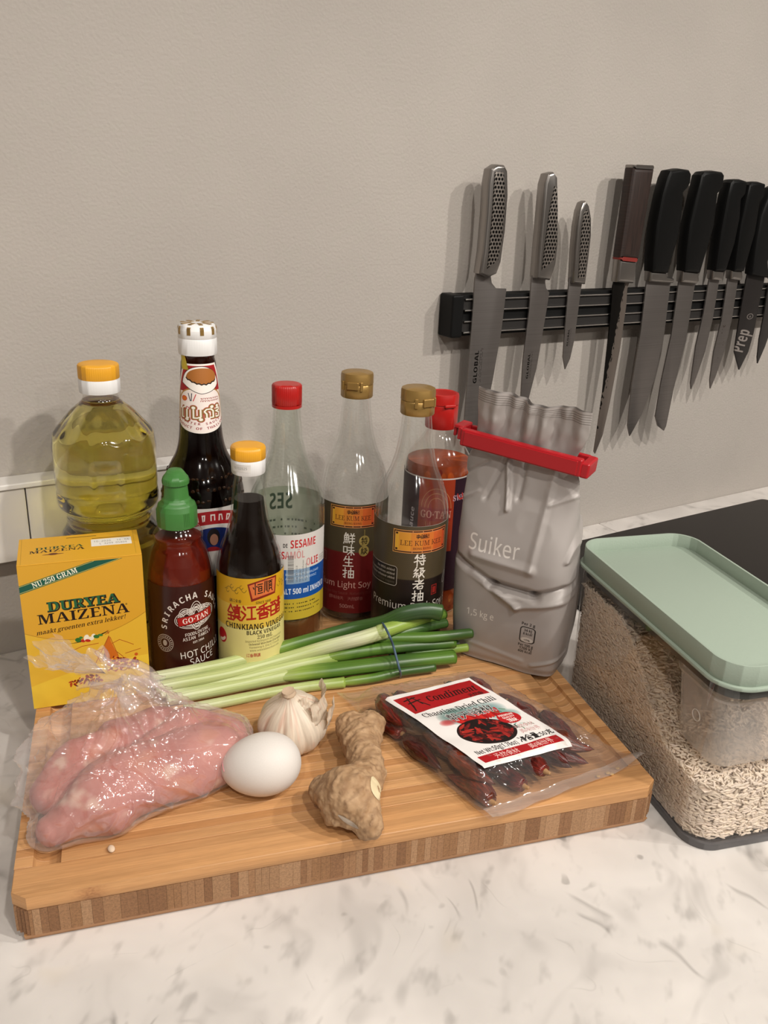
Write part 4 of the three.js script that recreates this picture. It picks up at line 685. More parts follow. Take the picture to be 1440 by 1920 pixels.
// ---------------------------------------------------------------- cornstarch box
{
  const W = 0.0935, H = 0.1285, D = 0.0545, a = 11.68 * D2R, t = thing('cornstarch_box', 'yellow cardboard cornstarch box with green stripe and cowboy camp print', 'box', V3(0.0756, BT, 0.171), -a);
  const front = canvasTex(1024, 1408, (g, w, h) => {
    g.fillStyle = '#d6a02c'; g.fillRect(0, 0, w, h); g.fillStyle = '#deb033'; g.beginPath(); g.moveTo(0, 640); g.quadraticCurveTo(w / 2, 900, w, 560); g.lineTo(w, h); g.lineTo(0, h); g.fill();
    g.fillStyle = '#e6c03a'; g.beginPath(); g.moveTo(0, 1180); g.quadraticCurveTo(w / 2, 1010, w, 1000); g.lineTo(w, h); g.lineTo(0, h); g.fill();
    g.strokeStyle = '#a9791a'; g.lineWidth = 5; g.beginPath(); g.moveTo(0, 640); g.quadraticCurveTo(w / 2, 900, w, 560); g.stroke();
    g.save(); g.beginPath(); g.moveTo(0, 184); g.lineTo(600, 12); g.lineTo(860, 12); g.lineTo(0, 262); g.fillStyle = '#0e5444'; g.fill(); g.strokeStyle = '#cdbf62'; g.lineWidth = 4; g.beginPath(); g.moveTo(0, 192); g.lineTo(620, 14); g.moveTo(0, 252); g.lineTo(840, 12); g.stroke();
    g.translate(110, 214); g.rotate(-0.287); text(g, 'NU 250 GRAM', 0, 0, 'bold 66px serif', '#f1ead2', 'left', 390); g.restore();
    g.save(); g.translate(500, 440); g.rotate(-0.03); g.scale(1.14, 1); g.lineWidth = 12; g.strokeStyle = '#1c140a'; g.font = 'bold 122px serif'; g.textAlign = 'center'; g.strokeText('DURYEA', 6, 5); text(g, 'DURYEA', 0, 0, 'bold 122px serif', '#1d5f3c', 'center'); g.restore();
    g.save(); g.translate(500, 556); g.rotate(-0.03); g.scale(1.18, 1); text(g, 'MAIZENA', 0, 0, 'bold 132px serif', '#170d0b', 'center'); g.restore();
    text(g, '®', 752, 380, 'bold 24px sans-serif', '#170d0b'); text(g, '®', 852, 470, 'bold 24px sans-serif', '#170d0b');
    g.save(); g.translate(470, 636); g.rotate(-0.09); g.transform(1, 0, -0.3, 1, 0, 0); text(g, 'maakt groenten extra lekker!', 0, 0, 'bold 56px serif', '#3a2407', 'center', 760); g.restore();
    g.fillStyle = '#241a08'; g.beginPath(); g.moveTo(330, 790); g.quadraticCurveTo(480, 790, 700, 700); g.quadraticCurveTo(560, 800, 330, 790); g.fill();
    for (const [x, y, rx, ry, c] of [[430, 762, 26, 22, '#2f6b2c'], [470, 776, 20, 16, '#b3271c'], [500, 750, 22, 32, '#efe6cf'], [535, 762, 28, 18, '#e8e0c4'], [560, 742, 18, 24, '#efe6cf'], [585, 750, 26, 18, '#2f6b2c'], [455, 742, 16, 12, '#357a30'], [510, 780, 24, 14, '#b3271c'], [620, 740, 22, 12, '#3f7a34']]) { g.fillStyle = c; g.beginPath(); g.ellipse(x, y, rx, ry, 0.3, 0, 7); g.fill(); }
    g.strokeStyle = '#a8501a'; g.lineWidth = 6; const line = (...p) => { g.beginPath(); for (let i = 0; i < p.length; i += 2) g.lineTo(p[i], p[i + 1]); g.stroke(); };
    line(380, 860, 460, 830, 600, 820); line(690, 850, 780, 810, 850, 850, 900, 880); line(560, 1020, 690, 760, 720, 900, 800, 990); line(660, 740, 700, 720); line(690, 740, 680, 700); line(560, 900, 640, 880, 660, 1000, 600, 1010, 560, 900); line(690, 770, 640, 880); line(700, 770, 760, 980); line(820, 960, 960, 930); line(640, 940, 650, 1010);
    g.fillStyle = '#c8691c'; g.beginPath(); g.moveTo(690, 770); g.lineTo(640, 880); g.lineTo(665, 1000); g.lineTo(760, 990); g.fill(); g.fillStyle = '#7c2212'; g.beginPath(); g.moveTo(640, 920); g.lineTo(620, 1005); g.lineTo(660, 1005); g.fill();
    for (let i = 0; i < 60; i++) { g.fillStyle = ['#a3391a', '#c4571c', '#7c2212', '#d8852a'][i % 4]; g.beginPath(); g.ellipse(rr(660, 920), rr(980, 1110) + (i % 3) * 10, rr(6, 26), rr(5, 20), rnd() * 3, 0, 7); g.fill(); }
    for (let i = 0; i < 46; i++) { g.fillStyle = ['#8f2a14', '#b3481a', '#6d1d10'][i % 3]; g.beginPath(); g.ellipse(rr(330, 600), rr(1140, 1230), rr(6, 24), rr(4, 14), rnd() * 3, 0, 7); g.fill(); }
    g.strokeStyle = '#8f2a14'; g.lineWidth = 7; for (const [cx, cy] of [[720, 1090], [800, 1100], [900, 1080]]) { g.beginPath(); g.arc(cx, cy, 34, 0, 7); g.stroke(); }
  });
  const top = canvasTex(1024, 600, (g, w, h) => {
    g.fillStyle = '#d9a22a'; g.fillRect(0, 0, w, h); g.strokeStyle = '#b98a1c'; g.lineWidth = 5; g.beginPath(); g.moveTo(22, 0); g.lineTo(30, h); g.moveTo(w - 40, 0); g.lineTo(w - 46, h - 40); g.stroke();
    g.save(); g.translate(90, 300); g.scale(1.2, 1); text(g, 'DURYEA', 40, 0, 'bold 78px serif', '#16452c'); text(g, 'MAIZENA', 0, 66, 'bold 78px serif', '#170d0b'); g.restore(); g.fillStyle = '#6b3a14'; g.beginPath(); g.ellipse(290, 420, 90, 10, 0, 0, 7); g.fill(); g.beginPath(); g.ellipse(290, 416, 40, 24, 0, 0, 7); g.fill();
    g.fillStyle = '#e9e4db'; g.fillRect(610, 160, 350, 170); text(g, '10-2026  10:04', 630, 236, '52px monospace', '#7c7873', 'left', 310); text(g, 'L 3299 05804', 680, 296, '52px monospace', '#7c7873', 'left', 240);
    g.fillStyle = '#3d2c0a'; g.fillRect(400, 60, 260, 12); g.fillRect(620, 130, 330, 11);
  });
  const yel = std({ color: rgb(0.7, 0.35, 0.015), roughness: 0.55 });
  const sideBody = mesh('carton', rbox(W - 0.0006, H - 0.0006, D - 0.0006, 0.0012, W / 2, H / 2, -D / 2), yel, t);
  const face = (name, w, h, mat, rx, x, y, z) => mesh(name, sheet(20, 20, (s, u) => { const b = 0.0005 * Math.sin(s * Math.PI) * Math.sin(u * Math.PI); return rx ? V3(s * w, b, -u * h) : V3(s * w, u * h, b); }).translate(x, y, z), mat, t);
  face('front_panel', W - 0.0008, H - 0.0008, phys({ map: front, roughness: 0.42 }), 0, 0.0004, 0.0004, 0.00005);
  face('top_flap', W - 0.0008, D - 0.0016, phys({ map: top, roughness: 0.42 }), 1, 0.0004, H + 0.00005, -0.0004);
  mesh('flap_edge', rbox(W - 0.001, 0.0008, 0.0008, 0.0003, W / 2, H, -0.0002), yel, t);
}

// ---------------------------------------------------------------- fields to meshes
function fieldMesh(sdf, min, size, res) {
  const mc = new MarchingCubes(res, new THREE.MeshStandardMaterial(), false, false, 400000);
  mc.isolation = 0; const h = res / 2;
  for (let k = 0; k < res; k++) for (let j = 0; j < res; j++) for (let i = 0; i < res; i++) {
    const x = min.x + ((i - h) / h * 0.5 + 0.5) * size, y = min.y + ((j - h) / h * 0.5 + 0.5) * size, z = min.z + ((k - h) / h * 0.5 + 0.5) * size;
    mc.field[i + j * res + k * res * res] = i < 2 || j < 2 || k < 2 || i > res - 3 || j > res - 3 || k > res - 3 ? -1 : -sdf(x, y, z) * 100;
  }
  mc.update();
  const n = mc.count, pos = new Float32Array(n * 3);
  for (let i = 0; i < n * 3; i += 3) { pos[i] = min.x + (mc.positionArray[i] * 0.5 + 0.5) * size; pos[i + 1] = min.y + (mc.positionArray[i + 1] * 0.5 + 0.5) * size; pos[i + 2] = min.z + (mc.positionArray[i + 2] * 0.5 + 0.5) * size; }
  let g = new THREE.BufferGeometry(); g.setAttribute('position', new THREE.BufferAttribute(pos, 3));
  g = mergeVertices(g, 1e-6); g.computeVertexNormals();
  return g;
}
const smin = (a, b, k) => { const h = clamp(0.5 + (0.5 * (b - a)) / k); return lerp(b, a, h) - k * h * (1 - h); };
const capsuleD = (x, y, z, a, b, r0, r1) => { const dx = b.x - a.x, dy = b.y - a.y, dz = b.z - a.z, t = clamp(((x - a.x) * dx + (y - a.y) * dy + (z - a.z) * dz) / (dx * dx + dy * dy + dz * dz)); return Math.hypot(x - a.x - dx * t, y - a.y - dy * t, z - a.z - dz * t) - lerp(r0, r1, t); };
function paint(g, f) { const p = g.attributes.position, n = g.attributes.normal, c = new Float32Array(p.count * 3); for (let i = 0; i < p.count; i++) { const k = f(p.getX(i), p.getY(i), p.getZ(i), n.getX(i), n.getY(i), n.getZ(i), i); c[3 * i] = k[0]; c[3 * i + 1] = k[1]; c[3 * i + 2] = k[2]; } g.setAttribute('color', new THREE.BufferAttribute(c, 3)); return g; }
const mix3 = (a, b, t) => [lerp(a[0], b[0], t), lerp(a[1], b[1], t), lerp(a[2], b[2], t)];

// ---------------------------------------------------------------- egg
{
  const c = onLevel(490, 1434, BT + 0.0218), t = thing('egg', 'white hen egg lying on the bamboo board', 'egg', V3(c.x, BT, c.z), 0);
  const prof = []; for (let i = 0; i <= 48; i++) { const a = -Math.PI / 2 + (i / 48) * Math.PI, y = Math.sin(a); prof.push([0.0222 * Math.cos(a) * (1 - 0.09 * y), y * 0.0285]); }
  const g = revolve(prof, 64, -Math.PI, Math.PI, undefined, 0).rotateZ(Math.PI / 2 + 0.13).rotateY(-0.42).translate(0, 0.0222, 0);
  const pores = dataTex(256, 256, () => { const v = 0.96 + 0.05 * rnd(); return [v, v * 0.985, v * 0.97]; }); pores.repeat.set(3, 3);
  const eb = withRepeat(grainBump, 4, 4);
  const shell = mesh('shell', g, phys({ color: rgb(0.745, 0.715, 0.69), map: pores, roughness: 0.55, bumpMap: eb, bumpScale: 0.00006 }), t);
  // pink stamp at one end
  const g2 = new THREE.Mesh(g, new THREE.MeshBasicMaterial({ side: THREE.DoubleSide })), rc = new THREE.Raycaster(), oo = V3(c.x, BT, c.z), hits = [];
  for (let i = 0; i <= 10; i++) { const d = rayOf(420.5 - 3 * Math.sin((i / 10) * Math.PI), 1411 + i * 3.6).normalize(); rc.set(CAM.clone().sub(oo), d); const h = rc.intersectObject(g2)[0]; if (h) hits.push(h.point.clone()); }
  if (hits.length > 3) mesh('stamp_mark', capsuleTube(hits, () => 0.00045, 6, 20), std({ color: rgb(0.75, 0.3, 0.33), roughness: 0.7 }), shell);
}

// ---------------------------------------------------------------- garlic bulb
{
  const c = onLevel(553, 1343, BT + 0.024), t = thing('garlic_bulb', 'whole papery white garlic bulb with loose skin flakes', 'garlic', V3(c.x, BT, c.z), 0);
  const streak = dataTex(512, 256, (u, v) => { const s = fbm(u * 70, v * 2.5, 2, 3), k = fbm(u * 12, v * 2, 6, 3), p = sst(0.12, 0.45, fbm(u * 26, v * 1.6, 9, 3)); const b = 0.9 + 0.13 * s + 0.1 * k; return [b - 0.04 * p, b * 0.955 - 0.12 * p, b * 0.89 - 0.13 * p]; });
  const paperMat = phys({ map: streak, color: rgb(0.86, 0.8, 0.74), roughness: 0.5, bumpMap: streak, bumpScale: 0.0006 });
  const R = 0.0262, prof = [[0, 0.0018], [0.006, 0.0012], [0.012, 0.0012], [0.019, 0.0045], [0.0238, 0.01], [R, 0.0175], [0.0262, 0.024], [0.0238, 0.0305], [0.019, 0.037], [0.013, 0.0422], [0.0082, 0.0458], [0.0058, 0.049], [0.005, 0.052]];
  const g = revolve(curve2(prof, 60), 120, -Math.PI, Math.PI, (a, y, r) => { const m = sst(0, 0.012, y) * (1 - sst(0.04, 0.05, y)), c5 = Math.abs(Math.sin(a * 4.5 + 0.5 + Math.sin(a * 2) * 0.3)); return r * (1 + m * (0.085 * Math.pow(c5, 0.6) - 0.06) + 0.012 * N(a * 7, y * 30, 2)); }, 0);
  const b = mesh('bulb', g.rotateX(0.12).rotateZ(0.16).translate(0, 0.0006, 0), paperMat, t);
  mesh('stem_stub', revolve([[0.0052, 0.0505], [0.0056, 0.0525], [0.0048, 0.0545], [0.003, 0.0535], [0, 0.0528]], 20, -Math.PI, Math.PI, (a, y, r) => r * (1 + 0.15 * N(a * 3, y * 200))).rotateX(0.12).rotateZ(0.16), std({ color: rgb(0.52, 0.38, 0.26), roughness: 0.9 }), b);
  const flakeMat = phys({ map: streak, color: rgb(0.85, 0.78, 0.7), roughness: 0.55, transmission: 0.25, thickness: 0 });
  const flake = (a0, a1, y0, y1, out, curl, sd) => mesh('skin_flake', sheet(16, 16, (s, u) => { const a = lerp(a0, a1, s), y = lerp(y0, y1, u), r = radiusAt(prof, clamp(y, 0.002, 0.05)) + out * u + curl * u * u + 0.0016 * N(s * 4 + sd, u * 4, sd), w = 1 + 0.04 * N(s * 3, u * 6, sd + 3); return V3(r * Math.sin(a) * w, y + 0.002 * N(s * 5, u * 3, sd + 9), r * Math.cos(a) * w); }), flakeMat, t);
  const q = faceCam(c.x, c.z);
  flake(q + 0.55, q + 1.5, 0.026, 0.047, 0.007, 0.008, 1); flake(q + 0.95, q + 1.7, 0.018, 0.04, 0.005, 0.009, 4); flake(q + 1.2, q + 2.1, 0.03, 0.05, 0.012, 0.006, 8); flake(q + 0.2, q + 0.8, 0.034, 0.0475, 0.003, 0.003, 12);
}

// ---------------------------------------------------------------- ginger root
{
  const P = (px, py, h) => onLevel(px, py, BT + h);
  const A = P(655, 1492, 0.0205), B = P(690, 1545, 0.0125), C = P(604, 1482, 0.0145), D = P(690, 1448, 0.0175), E2 = P(676, 1392, 0.0165), F = P(660, 1365, 0.018), G = P(694, 1362, 0.017), K = P(627, 1526, 0.012), J = P(678, 1466, 0.021);
  const t = thing('ginger_root', 'knobbly light brown ginger root with one pale cut', 'ginger', V3(A.x, BT, A.z), 0);
  const sdf = (x, y, z) => {
    let d = Math.hypot(x - A.x, (y - A.y) * 1.08, z - A.z) - 0.0192;
    d = smin(d, capsuleD(x, y, z, A, B, 0.018, 0.0105), 0.008);
    d = smin(d, capsuleD(x, y, z, A, C, 0.016, 0.0095), 0.007);
    d = smin(d, capsuleD(x, y, z, A, K, 0.013, 0.0075), 0.005);
    d = smin(d, Math.hypot(x - J.x, y - J.y, z - J.z) - 0.0145, 0.005);
    d = smin(d, capsuleD(x, y, z, D, E2, 0.0128, 0.0135), 0.0045);
    d = smin(d, capsuleD(x, y, z, E2, F, 0.0135, 0.0125), 0.004);
    d = smin(d, capsuleD(x, y, z, E2, G, 0.0125, 0.0118), 0.004);
    d += 0.0034 * fbm(x * 85, y * 85, z * 85, 2) + 0.0017 * fbm(x * 300, y * 300, z * 300, 3) + 0.0003 * Math.sin((x * 0.4 + z * 0.9) * 780 + 5 * N(x * 70, y * 70, z * 70));
    return Math.max(d, BT + 0.0003 - y);
  };
  const g = fieldMesh(sdf, V3(A.x - 0.05, BT - 0.006, A.z - 0.085), 0.13, 136);
  paint(g, (x, y, z) => { const n = fbm(x * 150, y * 150, z * 150, 3), r = Math.sin((x * 0.4 + z * 0.9) * 780 + 5 * N(x * 70, y * 70, z * 70)), d = sst(0.1, 0.5, fbm(x * 320, y * 320, z * 320, 2)); let c = mix3([0.33, 0.19, 0.092], [0.47, 0.3, 0.165], clamp(0.5 + n * 1.6)); c = mix3(c, [0.17, 0.085, 0.04], 0.32 * sst(0.3, 1, -r) + 0.55 * d); return c; });
  g.translate(-A.x, -BT, -A.z);
  const body = mesh('root', g, std({ vertexColors: true, roughness: 0.75 }), t);
  // pale cut and dried scar lie on the skin: the place on the root comes from a ray through the pixel
  const solid = new THREE.Mesh(g, new THREE.MeshBasicMaterial({ side: THREE.DoubleSide })), rc = new THREE.Raycaster(), oo = V3(A.x, BT, A.z);
  const skinPatch = (name, q0, q1, wide, mat) => { let last = null; const pts = []; for (let j = 0; j <= 12; j++) for (let i = 0; i <= 6; i++) { const u = j / 12, w = wide * Math.sin(Math.PI * (0.04 + 0.92 * u)) ** 0.8, px = lerp(q0[0], q1[0], u) + (i / 6 - 0.5) * w, py = lerp(q0[1], q1[1], u) - (i / 6 - 0.5) * w * 0.35, d = rayOf(px, py).normalize(); rc.set(CAM.clone().sub(oo), d); const h = rc.intersectObject(solid)[0]; last = h ? h.point.clone().addScaledVector(d, -0.0006) : last ?? onLevel(px, py, BT + 0.025).sub(oo); pts.push(last.clone()); } mesh(name, sheet(6, 12, (s, u) => pts[Math.round(u * 12) * 7 + Math.round(s * 6)]), mat, t); };
  skinPatch('cut_face', [698, 1456], [712, 1500], 17, std({ color: rgb(0.7, 0.58, 0.36), roughness: 0.6 }));
  skinPatch('dried_scar', [634, 1528], [672, 1554], 10, std({ color: rgb(0.4, 0.32, 0.25), roughness: 0.8 }));
}

// ---------------------------------------------------------------- spring onions
{
  const streak = dataTex(256, 512, (u, v) => { const s = fbm(u * 34, v * 3, 2, 3), b = 0.93 + 0.2 * s; return [b, b, b]; });
  const mat = phys({ vertexColors: true, map: streak, roughness: 0.36 });
  const PAL = { w: [0.68, 0.7, 0.46], p: [0.52, 0.59, 0.24], l: [0.29, 0.41, 0.07], g: [0.09, 0.19, 0.022], d: [0.045, 0.105, 0.02], b: [0.05, 0.1, 0.042] };
  const lift = (x, h) => h * (1 + 0.5 * sst(470, 715, x));   // the banded end is held higher
  const tube = (name, parent, o, pts, cols, r0, r1, flat = 1) => {
    const path = pts.map(([x, y, h]) => onLevel(x, y, BT + lift(x, h)).sub(o)), nl = 46, sd = rnd() * 50;
    const g = capsuleTube(path, (u, s) => 1.13 * lerp(r0, r1, u) * (name === 'leaf' ? lerp(0.62, 1, sst(0, 0.16, u)) : 1) * (1 + 0.06 * N(u * 5, s * 3, sd)) * (1 - 0.12 * (1 - flat) * Math.cos(s * Math.PI * 4)), 18, nl);
    const uv = g.attributes.uv, ks = [...cols].map((k) => PAL[k]);
    paint(g, (x, y, z, a, b, c, i) => { const u = clamp(uv.getY(i) + 0.03 * N(x * 90, y * 90, z * 90)) * (ks.length - 1), k = Math.min(ks.length - 2, Math.floor(u)); return mix3(ks[k], ks[k + 1], u - k); });
    return mesh(name, g, mat, parent);
  };
  const onion = (label, parts) => {
    const [x, y, h] = parts[0][1][0], p = onLevel(x, y, BT + h), o = V3(p.x, BT, p.z), t = thing('spring_onion', label, 'spring onion', o, 0, 'banded spring onions');
    for (const q of parts) tube(q[0], t, o, ...q.slice(1));
  };
  onion('spring onion at the back of the bunch, against the bottles', [
    ['stalk', [[284, 1270, 0.02], [366, 1256, 0.021], [431, 1243, 0.022], [508, 1222, 0.0215]], 'wpp', 0.004, 0.0052],
    ['leaf', [[488, 1228, 0.0215], [540, 1213, 0.0215], [600, 1196, 0.021], [660, 1180, 0.022], [718, 1168, 0.027], [760, 1151, 0.034], [800, 1145, 0.036], [826, 1149, 0.034]], 'lgddbd', 0.0052, 0.0064, 0],
    ['leaf', [[470, 1229, 0.02], [560, 1203, 0.0175], [640, 1186, 0.015], [700, 1176, 0.014]], 'ppl', 0.0042, 0.0036],
  ]);
  onion('thick pale spring onion lying on top of the bunch', [
    ['stalk', [[292, 1290, 0.0155], [336, 1281, 0.016], [431, 1263, 0.0165], [495, 1246, 0.017], [560, 1228, 0.0185], [616, 1212, 0.021], [676, 1197, 0.024], [723, 1183, 0.026]], 'wpppwp', 0.0044, 0.0058],
    ['leaf', [[700, 1190, 0.0255], [728, 1180, 0.0265], [776, 1165, 0.0265], [832, 1151, 0.024]], 'pllg', 0.0062, 0.0046],
    ['leaf', [[740, 1190, 0.021], [790, 1178, 0.022], [836, 1168, 0.021]], 'gdd', 0.0045, 0.0038],
  ]);
  onion('spring onion in the middle of the bunch with a long green leaf', [
    ['stalk', [[300, 1300, 0.0105], [357, 1287, 0.011], [452, 1272, 0.0115], [504, 1260, 0.012], [581, 1242, 0.0125], [630, 1231, 0.013]], 'wpppl', 0.0042, 0.0052],
    ['leaf', [[606, 1235, 0.0135], [660, 1224, 0.0145], [710, 1217, 0.015], [753, 1213, 0.015], [800, 1210, 0.014], [853, 1206, 0.013]], 'lggddg', 0.0058, 0.0038],
    ['leaf', [[700, 1201, 0.018], [727, 1197, 0.019], [800, 1195, 0.0195], [850, 1191, 0.019], [884, 1187, 0.0185]], 'gggdd', 0.0048, 0.0042],
    ['leaf', [[800, 1210, 0.0075], [850, 1207, 0.007], [888, 1205, 0.006]], 'ddb', 0.004, 0.0034],
  ]);
  onion('spring onion at the front of the bunch with a broad dark leaf', [
    ['stalk', [[312, 1312, 0.0062], [375, 1299, 0.0068], [474, 1279, 0.0072], [538, 1265, 0.0078]], 'wpp', 0.0045, 0.0058],
    ['leaf', [[515, 1270, 0.0078], [570, 1262, 0.0085], [624, 1256, 0.009], [690, 1248, 0.0095], [745, 1241, 0.0095], [800, 1236, 0.0085], [850, 1231, 0.007]], 'plggdgg', 0.0062, 0.006, 0],
    ['leaf', [[760, 1226, 0.009], [810, 1222, 0.009], [876, 1214, 0.008]], 'ggl', 0.0038, 0.0034],
  ]);
  onion('thin spring onion tucked under the front of the bunch', [
    ['stalk', [[345, 1331, 0.0042], [422, 1316, 0.0042], [512, 1298, 0.0036], [581, 1287, 0.0038], [646, 1279, 0.004]], 'wppl', 0.0038, 0.0042],
    ['leaf', [[630, 1281, 0.004], [700, 1271, 0.0046], [745, 1261, 0.005], [815, 1251, 0.0045]], 'lgdd', 0.0036, 0.0036],
  ]);
  const band = [[715, 1168, 0.0265], [722, 1176, 0.0315], [731, 1194, 0.0305], [737, 1210, 0.0235], [743, 1232, 0.0175], [749, 1255, 0.0115], [751, 1263, 0.006], [750, 1268, 0.0012], [738, 1240, 0.001], [722, 1208, 0.001], [712, 1190, 0.006], [711, 1176, 0.016]];
  const bp = onLevel(745, 1262, BT), o = V3(bp.x, BT, bp.z);
  const c = new THREE.CatmullRomCurve3(band.map(([x, y, h]) => onLevel(x, y, BT + lift(x, h)).sub(o)), true);
  const rb = mesh('rubber_band', new THREE.TubeGeometry(c, 90, 0.0011, 8, true), std({ color: rgb(0.055, 0.1, 0.16), roughness: 0.55 }));
  rb.position.copy(o); tag(rb, 'blue rubber band around the spring onions', 'rubber band');
}

// ---------------------------------------------------------------- sugar bag and its clip
const SUGAR = { o: V3(0.4835, BT, 0.281), turn: -60.2 * D2R };
{
  const t = thing('sugar_bag', 'crumpled silver-grey bag of sugar standing on the board', 'bag', SUGAR.o, SUGAR.turn);
  const NS = 260, NT = 200, HT = 0.247;
  // creases in (perimeter x in metres from the middle of the front, height): fold lines pull the film in or out
  const folds = [[-0.045, 0.098, -0.012, 0.083, -0.006, 0.006], [-0.012, 0.083, 0.028, 0.081, -0.008, 0.007], [0.028, 0.081, 0.05, 0.09, -0.006, 0.006], [-0.03, 0.09, 0.012, 0.067, 0.0035, 0.006], [0.012, 0.067, 0.05, 0.079, 0.003, 0.005], [-0.03, 0.107, 0.022, 0.104, 0.003, 0.007], [0.022, 0.104, 0.03, 0.19, 0.0022, 0.005], [-0.012, 0.195, -0.006, 0.15, 0.0045, 0.0035], [-0.012, 0.195, -0.028, 0.155, -0.003, 0.004], [0.004, 0.195, 0.002, 0.16, -0.003, 0.004], [0.05, 0.115, 0.058, 0.15, 0.003, 0.003], [-0.052, 0.17, -0.03, 0.185, -0.002, 0.003], [-0.05, 0.15, -0.035, 0.16, 0.0015, 0.003], [0.03, 0.16, 0.05, 0.17, 0.0016, 0.003], [-0.04, 0.02, 0.02, 0.014, 0.001, 0.004], [0.03, 0.012, 0.05, 0.02, 0.0018, 0.003], [-0.06, 0.13, -0.05, 0.1, -0.002, 0.005], [0.07, 0.11, 0.062, 0.085, -0.004, 0.005], [0.06, 0.16, 0.075, 0.12, 0.003, 0.004]];
  const seg = (x, y, a) => { const dx = a[2] - a[0], dy = a[3] - a[1], u = clamp(((x - a[0]) * dx + (y - a[1]) * dy) / (dx * dx + dy * dy)); return Math.hypot(x - a[0] - dx * u, y - a[1] - dy * u); };
  const A = (y) => (y < 0.12 ? lerp(0.0505, 0.0545, sst(0, 0.06, y)) : lerp(0.0545, 0.0515, sst(0.12, 0.2, y))) - 0.006 * sst(0.18, 0.2, y) * (1 - sst(0.2, 0.235, y)) - 0.002 * sst(0.01, 0, y);
  const Bd = (y) => (y < 0.1 ? lerp(0.0285, 0.0325, sst(0, 0.05, y)) : lerp(0.0325, 0.0035, sst(0.1, 0.2, y) ** 0.8)) - 0.002 * sst(0.01, 0, y);
  const g = sheet(NS, NT, (s, u) => {
    const y = u * HT, a = A(y), b = Math.max(0.0016, Bd(y)), ang = (s - 0.5) * Math.PI * 2, p = lerp(5.5, 2.2, sst(0.02, 0.19, y));
    let cx = Math.sin(ang), cz = Math.cos(ang); const k = Math.pow(Math.pow(Math.abs(cx), p) + Math.pow(Math.abs(cz), p), -1 / p);
    let x = cx * k * a, z = cz * k * b;
    const side = cz >= 0 ? 1 : -1, mx = cz >= 0 ? x : (cx > 0 ? 1 : -1) * (2 * a - Math.abs(x)), per = cz >= 0 ? x : mx;
    let d = 0; for (const f of folds) { const q = seg(per * 0.98 + (Math.abs(cx) > 0.6 ? (z < 0 ? -z : 0) * Math.sign(cx) * 0.6 : 0), y, f); d += f[4] * Math.max(0, 1 - q / f[5]) ** 1.3; }
    const low = 1 - sst(0.19, 0.2, y) * 0.7;
    d += low * (0.0024 * fbm(per * 22, y * 20, side * 3, 2) + 0.0008 * (1 - Math.abs(N(per * 46, y * 40, side * 5)) * 2.2) * sst(0.1, 0.17, y));
    const nx = cx / a, nz = cz / b, nl = Math.hypot(nx, nz); x += (nx / nl) * d; z += (nz / nl) * d;
    // above the clip the film fans out in pleats
    const top = sst(0.2, 0.225, y);
    z += top * (0.0035 * Math.sin(x * 150 + 0.7) + 0.003 * Math.sin(x * 420 + 2) * (1 - Math.abs(x) / 0.06)) + 0.0012 * top * N(x * 160, y * 90, 2);
    const yy = y - (y > 0.23 ? 0.004 * sst(0.23, HT, y) * (0.5 + 0.5 * Math.sin(x * 90 + 1)) * (1 - sst(0.02, 0.045, Math.abs(x))) : 0) - 0.06 * x * sst(0.16, 0.21, y);
    return V3(x - 0.006 * sst(0.05, 0.2, y) + 0.004 * top, Math.max(0.0002, yy + 0.0014 * (1 - sst(0, 0.012, y)) * (1 + N(per * 60, 3, 1))), z);
  }, { wrap: true });
  const tex = canvasTex(2048, 1536, (q, w, h) => {
    q.fillStyle = '#b3adaa'; q.fillRect(0, 0, w, h);
    // s runs once round the bag; the front is the middle half
    const X = (x) => { const a = Math.asin(clamp(Math.sign(x) * Math.min(1, Math.abs(x) / 0.0535), -1, 1)); return (0.5 + (Math.atan2(x / 0.0535, Math.pow(Math.max(0, 1 - Math.pow(Math.abs(x) / 0.0535, 3.6)), 1 / 3.6))) / (2 * Math.PI)) * w; }, Y = (y) => (1 - y / HT) * h;
    const word = (s, x0, x1, y, font, col, px) => { q.font = font; const tw = q.measureText(s).width; q.save(); q.translate(X(x0), Y(y)); const sx = (X(x1) - X(x0)) / tw; q.scale(sx, px); q.fillStyle = col; q.textAlign = 'left'; q.fillText(s, 0, 0); q.restore(); };
    const word1 = (s, x0, x1, y, font, col, px) => { q.font = font; const tot = q.measureText(s).width; let acc = 0; for (const ch of s) { const cw = q.measureText(ch).width; word(ch, lerp(x0, x1, acc / tot), lerp(x0, x1, (acc + cw) / tot), y, font, col, px); acc += cw; } };
    word1('Suiker', -0.0365, 0.0115, 0.111, '100px sans-serif', '#e9e4df', 1.2);
    word1('1,5 kg e', -0.0335, -0.0075, 0.0475, '60px sans-serif', '#f2eee9', 0.9);
    word1('Per 2 g', 0.0185, 0.0305, 0.052, 'bold 30px sans-serif', '#1d1918', 0.8); word1('34 kJ', 0.0215, 0.0285, 0.0462, 'bold 26px sans-serif', '#1d1918', 0.8); word1('8 kcal', 0.021, 0.029, 0.0428, 'bold 26px sans-serif', '#1d1918', 0.8);
    q.strokeStyle = '#1d1918'; q.lineWidth = 5; rrect(q, X(0.0185), Y(0.0502), X(0.031) - X(0.0185), Y(0.0352) - Y(0.0502), 16); q.stroke(); q.fillStyle = '#dcd7d2'; q.beginPath(); q.ellipse(X(0.0248), Y(0.0378), (X(0.031) - X(0.0185)) * 0.42, 16, 0, 0, 7); q.fill(); word1('<1%', 0.0222, 0.0276, 0.0365, 'bold 22px sans-serif', '#1d1918', 0.8);
